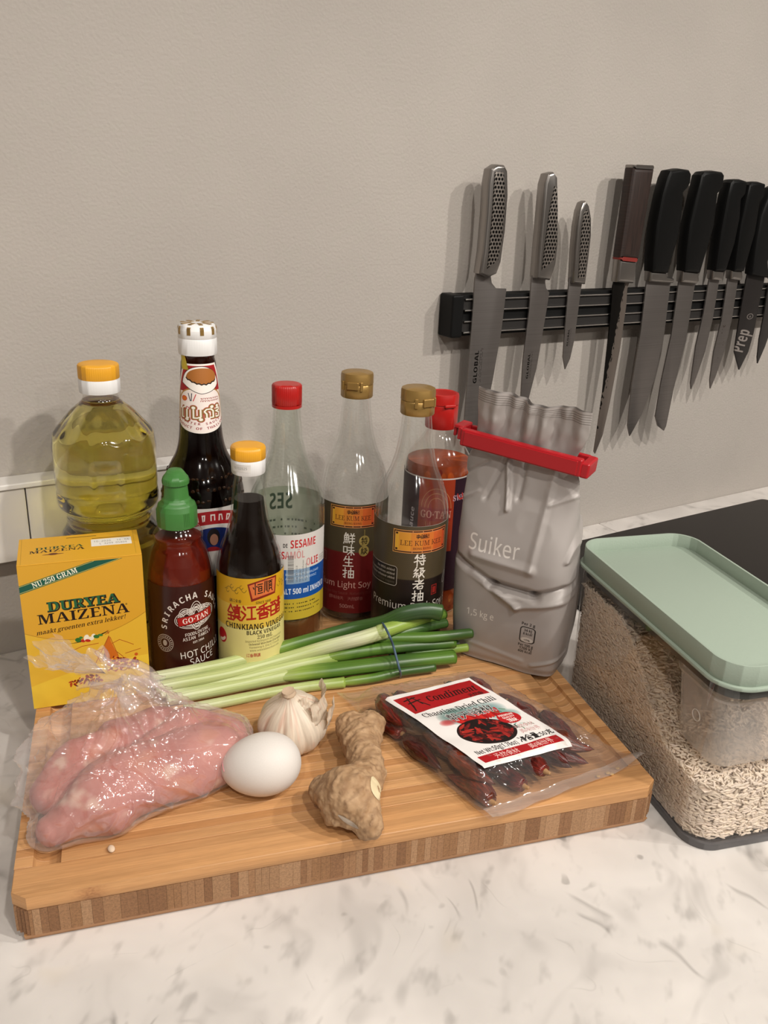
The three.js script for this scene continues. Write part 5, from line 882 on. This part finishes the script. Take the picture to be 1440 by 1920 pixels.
    word1('Per 100 g', 0.0175, 0.031, 0.0305, 'bold 30px sans-serif', '#1d1918', 0.75); word1('1700 kJ', 0.019, 0.0305, 0.0272, 'bold 30px sans-serif', '#1d1918', 0.75); word1('400 kcal', 0.018, 0.0305, 0.0238, 'bold 30px sans-serif', '#1d1918', 0.75);
    // crimped seal along the top
    for (let i = 0; i < 5; i++) { q.fillStyle = 'rgba(120,114,110,.8)'; q.fillRect(0, 14 + i * 12, w, 4); }
  });
  const bag = mesh('film_bag', g, phys({ map: tex, color: rgb(0.8, 0.78, 0.765), metalness: 0.12, roughness: 0.46 }), t);
  mesh('bag_base', sheet(24, 12, (s, u) => V3((s - 0.5) * 0.086, 0.0012, (u - 0.5) * 0.046)), phys({ color: rgb(0.34, 0.32, 0.31), metalness: 0.12, roughness: 0.46 }), t);
  const c = thing('bag_clip', 'red plastic clip bar closing the sugar bag', 'clip', V3(SUGAR.o.x, BT, SUGAR.o.z), SUGAR.turn);
  const tilt = -0.075, place = (q) => q.rotateZ(tilt).translate(-0.006, 0.2025, 0);
  const red = phys({ color: rgb(0.42, 0.009, 0.015), roughness: 0.34 });
  const bar = mesh('front_bar', place(rbox(0.111, 0.0155, 0.0075, 0.0018, 0, 0, 0.0108, 3)), red, c);
  mesh('ridge', place(rbox(0.104, 0.0125, 0.0016, 0.0007, 0, -0.0002, 0.0145)), red, bar);
  mesh('back_bar', place(rbox(0.112, 0.008, 0.005, 0.0015, 0, 0.0015, -0.011)), red, c);
  mesh('hinge', place(rbox(0.008, 0.0135, 0.0265, 0.002, 0.058, -0.0015, 0)), red, c);
  mesh('latch', place(merged([rbox(0.004, 0.011, 0.024, 0.001, -0.0575, 0.002, 0), rbox(0.009, 0.003, 0.02, 0.001, -0.0605, 0.0065, -0.002), rbox(0.003, 0.009, 0.016, 0.001, -0.0645, 0.0015, -0.002)])), red, c);
}

// ---------------------------------------------------------------- rice container
const CO = bd(0.4635, -0.0355, 0), CA = 16.1 * D2R, CW = 0.111, CL = 0.222;
const inBox = (x, y, z) => V3(CO.x + Math.cos(CA) * x - Math.sin(-CA) * 0 + Math.sin(CA) * 0, y, CO.z);
function rrShape(w, l, r, off = 0) {
  const s = new THREE.Shape(), x0 = -off, x1 = w + off, y0 = -off, y1 = l + off, q = r + off;
  s.moveTo(x0 + q, y0); s.lineTo(x1 - q, y0); s.absarc(x1 - q, y0 + q, q, -Math.PI / 2, 0); s.lineTo(x1, y1 - q); s.absarc(x1 - q, y1 - q, q, 0, Math.PI / 2); s.lineTo(x0 + q, y1); s.absarc(x0 + q, y1 - q, q, Math.PI / 2, Math.PI); s.lineTo(x0, y0 + q); s.absarc(x0 + q, y0 + q, q, Math.PI, Math.PI * 1.5);
  return s;
}
const slabGeo = (s, h0, h1, bv = 0.0006) => toCreasedNormals(new THREE.ExtrudeGeometry(s, { depth: h1 - h0 - 2 * bv, bevelEnabled: bv > 0, bevelSize: bv, bevelThickness: bv, bevelOffset: -bv, bevelSegments: 2, curveSegments: 14 }).rotateX(-Math.PI / 2).translate(0, h0 + bv, 0), 0.6);
const ringGeo = (w, l, r, off, thick, h0, h1, bv = 0.0005) => { const s = rrShape(w, l, r, off), hole = new THREE.Path(rrShape(w, l, r, off - thick).getPoints(14).reverse()); s.holes.push(hole); return slabGeo(s, h0, h1, bv); };
const RR = 0.021;
const perim = rrShape(CW, CL, RR).getSpacedPoints(160);
{
  const t = thing('storage_container', 'clear plastic storage container of rice with a pale green lid', 'container', V3(CO.x, 0, CO.z), -CA);
  const clear = phys({ color: rgb(0.93, 0.925, 0.92), transmission: 1, thickness: 0, roughness: 0.03, ior: 1.5 });
  const cx = CW / 2, cz = CL / 2;
  const wall = (name, f) => mesh(name, sheet(160, 10, (s, u) => { const p = perim[Math.round(s * 160)] ?? perim[0], k = 1 - f - 0.02 * (1 - u); return V3(cx + (p.x - cx) * k, lerp(0.006, 0.139, u), -(cz + (p.y - cz) * k)); }, { wrap: true }), clear, t);
  wall('outer_wall', 0); 
  mesh('bottom', slabGeo(rrShape(CW, CL, RR, -0.002), 0.003, 0.0062), clear, t);
  mesh('base_rim', ringGeo(CW, CL, RR, 0.0005, 0.006, 0, 0.006, 0.0012), phys({ color: rgb(0.2, 0.19, 0.195), transmission: 0.55, thickness: 0, roughness: 0.08 }), t);
  mesh('seal', ringGeo(CW, CL, RR, -0.0022, 0.004, 0.129, 0.1385), std({ color: rgb(0.03, 0.036, 0.032), roughness: 0.35 }), t);
  const green = std({ color: rgb(0.32, 0.385, 0.315), roughness: 0.55, bumpMap: withRepeat(grainBump, 6, 6), bumpScale: 0.00008 });
  const lid = mesh('lid', merged([slabGeo(rrShape(CW, CL, RR, 0.0005), 0.141, 0.1455), ringGeo(CW, CL, RR, 0.0015, 0.0024, 0.1395, 0.1575, 0.0009)]), green, t);
  mesh('lid_flange', ringGeo(CW, CL, RR, 0.0042, 0.006, 0.1385, 0.1415, 0.001), green, lid);
}
// rice: long grains heaped against the walls, high at the back
const riceTop = (x, z) => { const v = z / CL; return 0.053 + 0.068 * sst(0.2, 0.66, v + 0.1 * (x / CW)) + 0.003 * N(x * 60, z * 60, 3); };
{
  const t = new THREE.Group(); t.name = 'rice'; scene.add(t); t.position.set(CO.x, 0.0065, CO.z); t.rotation.y = -CA;
  tag(t, 'pale long-grain rice filling the clear container', 'rice', undefined, 'stuff');
  const cx = CW / 2, cz = CL / 2, rim = (k) => perim.map((p) => [cx + (p.x - cx) * k, cz + (p.y - cz) * k]);
  const k0 = 0.935, core = rim(k0);
  const sideCore = sheet(160, 1, (s, u) => { const [x, z] = core[Math.round(s * 160)] ?? core[0]; return V3(x, u * (riceTop(x, z) - 0.0105), -z); }, { wrap: true });
  const topCore = sheet(30, 50, (s, u) => { const x = CW * (0.04 + 0.92 * s), z = CL * (0.03 + 0.94 * u); return V3(x, riceTop(x, z) - 0.0105, -z); });
  const riceMat = phys({ color: rgb(0.82, 0.69, 0.57), roughness: 0.55 });
  mesh('rice_core', merged([sideCore, topCore]), riceMat, t);
  const grain = new THREE.SphereGeometry(1, 7, 5), im = new THREE.InstancedMesh(grain, riceMat, 26000);
  im.name = 'rice_grains'; im.userData.kind = 'stuff'; im.castShadow = im.receiveShadow = true;
  const m4 = new THREE.Matrix4(), qx = new THREE.Quaternion(), col = new THREE.Color();
  let n = 0;
  const put = (p, dir, up) => { const x = dir.clone().normalize(), z = x.clone().cross(up).normalize(), y = z.clone().cross(x), L = rr(0.0026, 0.0035), w = rr(0.0008, 0.00098); m4.makeBasis(x.multiplyScalar(L), y.multiplyScalar(w), z.multiplyScalar(w)).setPosition(p); im.setMatrixAt(n, m4); const b = rr(0.88, 1.06); col.setRGB(b, b, b * rr(0.95, 1.02)); im.setColorAt(n, col); n++; };
  while (n < 18500) {
    const i = Math.floor(rnd() * 160), p = perim[i], q = perim[(i + 1) % perim.length], tx = q.x - p.x, tz = -(q.y - p.y), y = rnd() * 0.125, k = rr(0.93, 0.962);
    const x = cx + (p.x - cx) * k, z = cz + (p.y - cz) * k, top = riceTop(x, z) - 0.0065;
    if (y > top || (x > CW * 0.75 && z > CL * 0.25 && rnd() < 0.8)) continue;
    const a = rnd() < 0.72 ? rr(-0.55, 0.55) : rr(-1.5, 1.5), T = V3(tx, 0, tz).normalize(), nrm = V3(x - cx, 0, -(z - cz)).normalize();
    put(V3(x, y, -z), T.clone().multiplyScalar(Math.cos(a)).add(V3(0, Math.sin(a), 0)).addScaledVector(nrm, rr(-0.18, 0.18)), nrm);
  }
  while (n < 26000) { const x = CW * rr(0.045, 0.955), z = CL * rr(0.035, 0.965); if ((x < 0.012 || x > CW - 0.012) && (z < 0.012 || z > CL - 0.012)) continue; const a = rnd() * Math.PI; put(V3(x, riceTop(x, z) - 0.0065 + rr(-0.004, 0.0012), -z), V3(Math.cos(a), rr(-0.35, 0.35), Math.sin(a)), V3(0, 1, 0)); }
  t.add(im);
}
// frosted measuring cup standing in the rice
{
  const c = thing('measuring_cup', 'frosted plastic measuring cup standing in the rice', 'measuring cup', V3(CO.x, 0.0, CO.z), -CA);
  const frost = phys({ color: rgb(0.9, 0.86, 0.82), transmission: 0.76, thickness: 0, roughness: 0.25, ior: 1.45 });
  const w = 0.074, l = 0.062, s0 = rrShape(w, l, 0.014).getSpacedPoints(80);
  const M4 = new THREE.Matrix4().makeTranslation(0.0125, 0.0605, -0.0125).multiply(new THREE.Matrix4().makeRotationZ(0.04));
  const cup = sheet(80, 12, (s, u) => { const p = s0[Math.round(s * 80)] ?? s0[0], k = 0.86 + 0.14 * u; return V3(w / 2 + (p.x - w / 2) * k, u * 0.058, -(l / 2 + (p.y - l / 2) * k)); }, { wrap: true });
  const floorG = sheet(80, 6, (s, u) => { const p = s0[Math.round(s * 80)] ?? s0[0], k = 0.86 * u; return V3(w / 2 + (p.x - w / 2) * k, 0, -(l / 2 + (p.y - l / 2) * k)); }, { wrap: true });
  mesh('cup_wall', cup.applyMatrix4(M4), frost, c);
  mesh('cup_floor', floorG.applyMatrix4(M4), frost, c);
  mesh('cup_rim', ringGeo(w, l, 0.014, 0.002, 0.003, 0.057, 0.0595).applyMatrix4(M4), frost, c);
  mesh('mould_mark', new THREE.TorusGeometry(0.0045, 0.0004, 6, 30).rotateY(Math.PI / 2).translate(0.002, 0.03, -0.03).applyMatrix4(M4), phys({ color: rgb(0.8, 0.74, 0.68), roughness: 0.4 }), c);
}

// ---------------------------------------------------------------- pouch of dried chillies
{
  const P00 = bd(0.2435, 0.1685), P10 = bd(0.3725, 0.1755), P11 = bd(0.4505, 0.0225), P01 = bd(0.3105, -0.0095);
  const flatP = (s, u) => P00.clone().multiplyScalar((1 - s) * (1 - u)).addScaledVector(P10, s * (1 - u)).addScaledVector(P01, (1 - s) * u).addScaledVector(P11, s * u);
  const inv = (p) => { let s = 0.5, u = 0.5; for (let i = 0; i < 30; i++) { const f = flatP(s, u), e = 1e-3, fs = flatP(s + e, u).sub(f).divideScalar(e), fu = flatP(s, u + e).sub(f).divideScalar(e), dx = p.x - f.x, dz = p.z - f.z, D = fs.x * fu.z - fs.z * fu.x; s += (dx * fu.z - dz * fu.x) / D; u += (fs.x * dz - fs.z * dx) / D; } return [s, u]; };
  const plump = (s, u) => sst(-0.01, 0.07, s) * (1 - sst(0.8, 0.97, s)) * sst(0.05, 0.2, u) * (1 - sst(0.85, 0.975, u));
  const topH = (s, u) => { const b = plump(s, u), edge = 1 - b; return 0.0012 + b * (0.0245 + 0.0022 * fbm(s * 5, u * 7, 2, 2)) + edge * (0.0016 + 0.0016 * N(s * 7, u * 9, 4)) + 0.0035 * sst(0.86, 1, u) * (0.6 + 0.8 * N(s * 6, 2, 7)) + 0.006 * sst(0.9, 1, u) * sst(0.85, 1, s) + 0.0012 * sst(0.06, 0, s) * (1 + Math.sin(u * 21)) ; };
  const o = flatP(0.5, 0.5); o.y = BT;
  const t = thing('chilli_pouch', 'clear plastic pouch of dried chillies with a white and red label', 'pouch', o, 0);
  const film = phys({ color: rgb(0.97, 0.95, 0.93), transmission: 0.96, thickness: 0, roughness: 0.08, ior: 1.55 });
  const wob = (s, u) => 0.0014 * N(u * 14, s * 3, 5) * (s < 0.1 || s > 0.9 ? 1 : 0.2);
  const top = sheet(110, 150, (s, u) => { const p = flatP(s, u).sub(o), b = plump(s, u); p.y = topH(s, u) + b * 0.0011 * (1 - Math.abs(N(s * 17, u * 23, 9)) * 3) + 0.0016 * sst(0.66, 0.8, u) * b * Math.sin(s * 44 + 3 * N(s * 5, u * 9)); p.addScaledVector(BU, wob(s, u)); return p; });
  mesh('top_film', top, film, t);
  mesh('bottom_film', sheet(30, 40, (s, u) => { const p = flatP(s, u).sub(o); p.y = 0.0004 + Math.min(topH(s, u) - 0.0006, 0.004) * (1 - plump(s, u)) * 0.8; p.addScaledVector(BU, wob(s, u)); return p; }), film, t);
  mesh('end_seal', sheet(60, 4, (s, u) => { const v = lerp(0.955, 1.004, u), p = flatP(s, v).sub(o); p.y = topH(s, v) + 0.0005; p.addScaledVector(BU, wob(s, v)); return p; }), phys({ color: rgb(0.9, 0.87, 0.84), transmission: 0.86, thickness: 0, roughness: 0.15 }), t);
  const tex = canvasTex(1024, 1200, (g, w, h) => {
    g.fillStyle = '#e7e2de'; g.fillRect(0, 0, w, h); g.fillStyle = '#a01016'; g.beginPath(); g.moveTo(40, 60); g.lineTo(w - 30, 40); g.lineTo(w - 40, 300); g.quadraticCurveTo(w / 2, 270, 60, 330); g.fill();
    g.save(); g.translate(330, 210); g.transform(1, 0, -0.25, 1, 0, 0); text(g, 'Condiment', 0, 0, 'bold 128px serif', '#1a0706', 'left', 600); g.restore();
    g.strokeStyle = '#1a0706'; g.lineWidth = 15; for (const p of [[110, 120, 260, 100], [180, 80, 130, 240], [220, 90, 250, 220], [120, 170, 280, 150], [150, 200, 110, 290], [240, 180, 300, 260]]) { g.beginPath(); g.moveTo(p[0], p[1]); g.lineTo(p[2], p[3]); g.stroke(); }
    glyphs(g, '天然香', 760, 236, 52, '#1a0706', 6);
    text(g, 'Chaotian Dried Chili', w / 2 + 10, 420, 'bold 96px serif', '#1c1a1a', 'center', 860);
    const blob = (x, y, r, c) => { for (let k = 0; k < 14; k++) { g.globalAlpha = 0.12; g.fillStyle = c; g.beginPath(); g.ellipse(x, y, r * (1 - k / 20), r * 0.55 * (1 - k / 20), 0, 0, 7); g.fill(); } g.globalAlpha = 1; };
    blob(430, 500, 260, '#3f6260'); blob(700, 520, 240, '#5f8a86'); blob(820, 640, 170, '#6d9c92'); blob(220, 560, 90, '#b0393a');
    for (let i = 0; i < 13; i++) { g.fillStyle = ['#b51418', '#c8241c', '#9c0f14'][i % 3]; g.save(); g.translate(340 + i * 36, 600); g.rotate(-0.5 + i * 0.08); g.beginPath(); g.ellipse(0, -30, 24, 72, 0, 0, 7); g.fill(); g.restore(); }
    for (let i = 0; i < 26; i++) { g.strokeStyle = ['#7fa89a', '#4f7a52', '#a8c4b8', '#33534c'][i % 4]; g.lineWidth = rr(8, 18); g.beginPath(); const x = rr(740, 930), y = rr(560, 860); g.moveTo(x, y); g.lineTo(x + rr(-60, 40), y + rr(-40, 50)); g.stroke(); }
    glyphs(g, '朝天辣椒', 290, 440, 116, '#e7e2de', 20); glyphs(g, '朝天辣椒', 290, 440, 116, '#191414', 11);
    g.fillStyle = '#150a09'; g.beginPath(); g.ellipse(450, 790, 290, 190, 0.04, 0, 7); g.fill();
    g.save(); g.beginPath(); g.ellipse(450, 780, 270, 168, 0.04, 0, 7); g.clip(); for (let i = 0; i < 60; i++) { g.save(); g.translate(rr(190, 710), rr(630, 930)); g.rotate(rnd() * 3.2); g.fillStyle = ['#6d0f10', '#8c1714', '#3f0908', '#a5261c'][i % 4]; g.beginPath(); g.ellipse(0, 0, rr(46, 80), rr(11, 18), 0, 0, 7); g.fill(); g.fillStyle = 'rgba(214,120,100,.5)'; g.fillRect(-30, -5, rr(10, 40), 4); g.restore(); } g.restore();
    g.fillStyle = '#b3141a'; g.beginPath(); g.ellipse(815, 690, 122, 84, 0, 0, 7); g.fill(); text(g, 'PREMIUM', 815, 660, 'bold 36px sans-serif', '#efe6df', 'center'); text(g, 'QUALITY', 815, 694, 'bold 34px sans-serif', '#efe6df', 'center'); glyphs(g, '頂級', 764, 704, 48, '#efe6df', 6);
    glyphs(g, '天然食材', 720, 810, 52, '#c08a88', 5); glyphs(g, '美味世界', 720, 884, 52, '#c08a88', 5);
    condensed(g, 'Net Wt:50g(1.76oz)', 90, 1040, 'bold 74px sans-serif', '#171414', 0.72); glyphs(g, '净含量', 610, 966, 66, '#171414', 10); text(g, ':50', 826, 1030, 'bold 70px sans-serif', '#171414'); glyphs(g, '克', 930, 970, 62, '#171414', 9);
    g.fillStyle = '#a80f15'; g.fillRect(60, 1062, w - 110, 92); glyphs(g, '天然食材', 210, 1076, 62, '#e3c0b8', 6); glyphs(g, '美味世界', 610, 1076, 62, '#e3c0b8', 6);
  });
  const LH = BT + 0.0262, cor = [[722, 1312], [879, 1274], [1074, 1394], [908, 1442]].map(([x, y]) => inv(onLevel(x, y, LH)));
  const lab = sheet(40, 50, (a, b) => { const q = 1 - b, s = (1 - a) * (1 - q) * cor[0][0] + a * (1 - q) * cor[1][0] + a * q * cor[2][0] + (1 - a) * q * cor[3][0], u = (1 - a) * (1 - q) * cor[0][1] + a * (1 - q) * cor[1][1] + a * q * cor[2][1] + (1 - a) * q * cor[3][1], p = flatP(s, u).sub(o); p.y = topH(s, u) + 0.0022; return p; });
  mesh('label', lab, phys({ map: tex, roughness: 0.35 }), t);
  // the chillies
  const skin = dataTex(256, 128, (u, v) => { const s = fbm(u * 16, v * 5, 3, 3), b = 0.75 + 0.8 * s; return [b, b * 0.9, b * 0.85]; });
  const mats = [[0.16, 0.014, 0.009], [0.22, 0.02, 0.012], [0.1, 0.01, 0.008], [0.24, 0.045, 0.016]].map((c) => phys({ color: rgb(...c), map: skin, roughness: 0.3, bumpMap: skin, bumpScale: 0.0012, clearcoat: 0.4, clearcoatRoughness: 0.25 }));
  const calyxMat = std({ color: rgb(0.36, 0.2, 0.09), roughness: 0.8 });
  const variants = [];
  for (let k = 0; k < 5; k++) {
    const L = rr(0.042, 0.05), sd = k * 7.3, bend = rr(-0.006, 0.006), path = []; for (let i = 0; i <= 6; i++) { const u = i / 6; path.push(V3((u - 0.5) * L, 0.0008 * Math.sin(u * 6 + sd), bend * Math.sin(u * Math.PI))); }
    const g = capsuleTube(path, (u, s) => 0.0082 * Math.pow(Math.sin(Math.PI * Math.min(1, 0.1 + u * 0.93)), 0.55) * lerp(1.05, 0.62, u) * (1 + 0.18 * N(u * 6, Math.cos(s * 6.28) * 1.3, Math.sin(s * 6.28) * 1.3 + sd)) * (1 - 0.25 * Math.max(0, N(u * 2.5, s * 2, sd + 4))), 16, 26);
    variants.push([g, L]);
  }
  const calyx = capsuleTube([V3(0.001, 0, 0), V3(-0.0025, 0.0003, 0), V3(-0.0055, 0.001, 0.0005)], (u) => lerp(0.0027, 0.0011, u), 8, 8);
  const chilli = (s, u, h, turn, k, m) => {
    const p = flatP(s, u); p.y = BT + h;
    const c = thing('dried_chilli', 'dried dark red chilli inside the clear pouch', 'chilli', p, turn, 'dried chillies in the pouch');
    mesh('pod', variants[k][0], mats[m], c); mesh('calyx', calyx, calyxMat, c).position.x = -variants[k][1] / 2 + 0.001;
    c.rotation.order = 'YXZ'; c.rotation.z = rr(-0.06, 0.06);
  };
  const along = Math.atan2(-(P01.z - P00.z), P01.x - P00.x);
  let q = 0;
  for (const [layer, h, rows] of [[0, 0.0074, [[0.15, 0.29, 0.44, 0.59, 0.75], 0.29, 0.55, 0.8]], [1, 0.0178, [[0.09, 0.235, 0.4, 0.57, 0.72], 0.34, 0.6, 0.79]]]) {
    const [ss, ...us] = rows;
    us.forEach((u, j) => ss.forEach((s) => { q++; chilli(s + rr(-0.02, 0.02), u + rr(-0.015, 0.015), h, along + Math.PI * (j === us.length - 1 ? (q % 4 ? 0 : 1) : (q % 3 ? 0 : 1)) + rr(-0.3, 0.3), q % 5, (q * 7 + layer) % 4); }));
  }
  for (const [s, u, tw] of [[0.86, 0.4, 0], [0.87, 0.66, -0.1], [0.045, 0.3, 0.05], [0.05, 0.56, -0.05], [0.055, 0.82, 0.1]]) { q++; chilli(s, u, 0.0066, along + Math.PI * (q % 2) + tw, q % 5, q % 4); }
  for (const [px, py] of [[1122, 1454], [1140, 1448], [1147, 1450], [1158, 1439]]) { const p = onLevel(px, py, BT + 0.0022), s = mesh('chilli_seed', new THREE.SphereGeometry(0.0018, 12, 8).scale(1, 0.45, 0.85), std({ color: rgb(0.7, 0.45, 0.13), roughness: 0.5 })); s.position.set(p.x, BT + 0.0016, p.z); tag(s, 'loose flat yellow chilli seed in the empty end of the pouch', 'seed', 'loose chilli seeds'); }
}

// ---------------------------------------------------------------- chicken in a thin plastic bag
{
  const L = (u, v, h) => bd(u, v, BT + h);
  const o = L(0.075, 0.09, 0); o.y = BT;
  const t = thing('chicken_fillets', 'raw pink chicken fillets folded together inside the clear bag', 'chicken', o, 0);
  // [from, to, radius, radius, blend]
  const lumps = [
    [L(0.055, 0.06, 0.018), L(0.132, 0.088, 0.019), 0.0225, 0.02, 0], [L(0.02, 0.047, 0.011), L(0.055, 0.06, 0.017), 0.011, 0.022, 0.012], [L(0.07, 0.073, 0.024), L(0.125, 0.095, 0.025), 0.014, 0.013, 0.012],
    [L(0.022, 0.074, 0.015), L(0.036, 0.1, 0.019), 0.0135, 0.017, 0.0022], [L(0.038, 0.104, 0.024), L(0.06, 0.11, 0.025), 0.0115, 0.013, 0.004],
    [L(0.062, 0.12, 0.019), L(0.1, 0.125, 0.022), 0.0165, 0.0155, 0.0025], [L(0.116, 0.114, 0.022), L(0.143, 0.105, 0.017), 0.0185, 0.0165, 0.003], [L(0.084, 0.1, 0.022), L(0.11, 0.106, 0.026), 0.0095, 0.013, 0.003],
  ];
  const meat = (x, y, z) => {
    const wx = x + 0.005 * N(x * 26, y * 26, z * 26 + 9), wy = y + 0.004 * N(x * 26 + 5, y * 26, z * 26), wz = z + 0.005 * N(x * 26, y * 26 + 3, z * 26);
    let d = 1; for (const [a, b, r0, r1, k] of lumps) { const q = capsuleD(wx, wy, wz, a, b, r0, r1); d = d === 1 ? q : k ? smin(d, q, k) : Math.min(d, q); }
    return d + 0.0024 * fbm(x * 60, y * 60, z * 60, 3);
  };
  const g = fieldMesh((x, y, z) => Math.max(meat(x, y, z), BT + 0.0012 - y), V3(o.x - 0.1, BT - 0.02, o.z - 0.1), 0.2, 116);
  const pts = []; { const p = g.attributes.position, n = g.attributes.normal; for (let i = 0; i < p.count; i += 9) pts.push(V3(p.getX(i) + n.getX(i) * 0.003, p.getY(i) + n.getY(i) * 0.003, p.getZ(i) + n.getZ(i) * 0.003)); }
  paint(g, (x, y, z) => { const n = fbm(x * 30, y * 30, z * 30, 3), m = fbm(x * 46 + 4, y * 46, z * 46, 3), f = sst(0.2, 0.4, fbm(x * 50, y * 50 + 7, z * 50, 3)), q = sst(0.12, 0.3, fbm(x * 34 + 11, y * 34, z * 34, 2)); let c = mix3([0.39, 0.11, 0.088], [0.53, 0.2, 0.16], clamp(0.5 + n * 1.5)); c = mix3(c, [0.5, 0.12, 0.09], sst(0.08, 0.4, m) * 0.55); c = mix3(c, [0.62, 0.26, 0.13], q * 0.35); return mix3(c, [0.74, 0.55, 0.44], f * 0.6); });
  g.translate(-o.x, -BT, -o.z);
  mesh('meat', g, phys({ vertexColors: true, roughness: 0.5, specularIntensity: 0.5 }), t);
  // the bag: stretched over the meat like a tent, up to a twisted neck
  const apex = onLevel(238, 1268, BT + 0.084), cen = L(0.075, 0.094, 0.028);
  for (const q of [apex, apex.clone().add(V3(0.012, -0.004, 0.004)), L(0.156, 0.112, 0.006), L(0.15, 0.125, 0.012), L(0.004, 0.034, 0.002), L(0.024, 0.03, 0.001), L(-0.014, 0.082, 0.02), L(-0.01, 0.1, 0.046), L(0.004, 0.12, 0.05), L(0.12, 0.115, 0.052), L(0.14, 0.08, 0.001), L(0.06, 0.15, 0.01), L(0.11, 0.15, 0.01)]) pts.push(q);
  const hull = new ConvexHull().setFromPoints(pts), planes = hull.faces.map((f) => [f.normal, f.constant - f.normal.dot(cen)]);
  const bag = thing('plastic_bag', 'thin clear plastic bag twisted shut around the raw chicken', 'bag', o, 0);
  const ridge = (x, y, k, w = 3.6) => 1 - Math.min(1, Math.abs(N(x, y, k)) * w);
  const film = sheet(440, 260, (s, u) => {
    const th = s * Math.PI * 2, ph = (u - 0.5) * Math.PI, d = V3(Math.cos(ph) * Math.sin(th), Math.sin(ph), Math.cos(ph) * Math.cos(th));
    let far = 1; for (const [n, c] of planes) { const k = n.dot(d); if (k > 1e-6) { const q = c / k; if (q < far) far = q; } }
    // settle part of the way back to the meat
    let near = far; for (let i = 0; i < 14; i++) { const q = meat(cen.x + d.x * near, cen.y + d.y * near, cen.z + d.z * near) - 0.0015; if (q < 0.0004) break; near -= q * 0.7; if (near < 0) { near = far; break; } }
    const p0 = cen.clone().addScaledVector(d, far), da = p0.distanceTo(apex), cling = sst(0.03, 0.09, da) * 0.6;
    const p = cen.clone().addScaledVector(d, lerp(far, Math.max(near, far - 0.02), cling)), dirA = Math.atan2(p.x - apex.x, p.z - apex.z);
    const up = sst(BT + 0.002, BT + 0.012, p.y);
    const w = up * (0.0034 * (ridge(dirA * 3.1 + 1.6 * N(da * 26, dirA), da * 7, 3) - 0.4) * (0.45 + sst(0.07, 0.02, da)) + 0.0034 * (ridge(p.x * 34 + p.y * 24, p.z * 34 - p.y * 20, 7, 5) - 0.3) + 0.0017 * ridge(p.x * 80 - p.z * 40, p.z * 50 + p.y * 70, 11, 6) + 0.0006 * ridge(p.x * 150 + p.y * 90, p.z * 150 - p.y * 60, 15, 5) + 0.0006 * N(p.x * 190, p.y * 190, p.z * 190));
    p.addScaledVector(d, w); p.y = Math.max(p.y, BT + 0.0004);
    return p.sub(o);
  }, { wrap: true });
  const filmMat = phys({ color: rgb(0.98, 0.96, 0.95), transmission: 0.89, thickness: 0, roughness: 0.075, ior: 1.7 });
  mesh('bag_film', film, filmMat, bag);
  // flared, crumpled tail beyond the twist
  const tip0 = onLevel(96, 1184, BT + 0.1), tip1 = onLevel(54, 1250, BT + 0.084), mid = onLevel(196, 1262, BT + 0.086);
  for (let layer = 0; layer < 3; layer++) mesh('bag_tail', sheet(60, 40, (s, u) => {
    const tip = tip0.clone().lerp(tip1, s), p = mid.clone().lerp(tip, Math.pow(u, 0.85) * (1 - 0.14 * layer - 0.1 * Math.abs(N(s * 5, layer * 3)))), f = Math.sin(s * Math.PI);
    p.addScaledVector(V3(0.3, 0.15, 0.9), 0.009 * Math.sin(s * 13 + layer * 2.1) * u + 0.0045 * (ridge(s * 7, u * 3, layer * 3 + 1) - 0.5) + (layer - 1) * 0.009 * u * f);
    p.addScaledVector(V3(0, 1, 0), 0.005 * N(s * 7, u * 5, layer * 4) * u + 0.008 * f * Math.sin(u * Math.PI) * (layer - 1));
    return p.sub(o);
  }), filmMat, bag);
  mesh('twisted_neck', capsuleTube([apex.clone().add(V3(0.01, -0.014, 0.005)).sub(o), apex.clone().sub(o), mid.clone().sub(o), mid.clone().lerp(tip0.clone().lerp(tip1, 0.5), 0.22).sub(o)], (u, s) => (0.0075 + 0.007 * Math.abs(u - 0.55) * 2) * (1 + 0.3 * Math.sin(s * Math.PI * 12 + u * 8)), 72, 28, false), filmMat, bag);
  const cr = onLevel(209, 1595, BT), k = mesh('crumb', new THREE.IcosahedronGeometry(0.0024, 1).scale(1, 0.7, 1.4), std({ color: rgb(0.66, 0.5, 0.36), roughness: 0.8 })); k.position.set(cr.x, BT + 0.0016, cr.z); tag(k, 'small pale crumb on the bamboo board', 'crumb');
}
renderer.render(scene, camera);
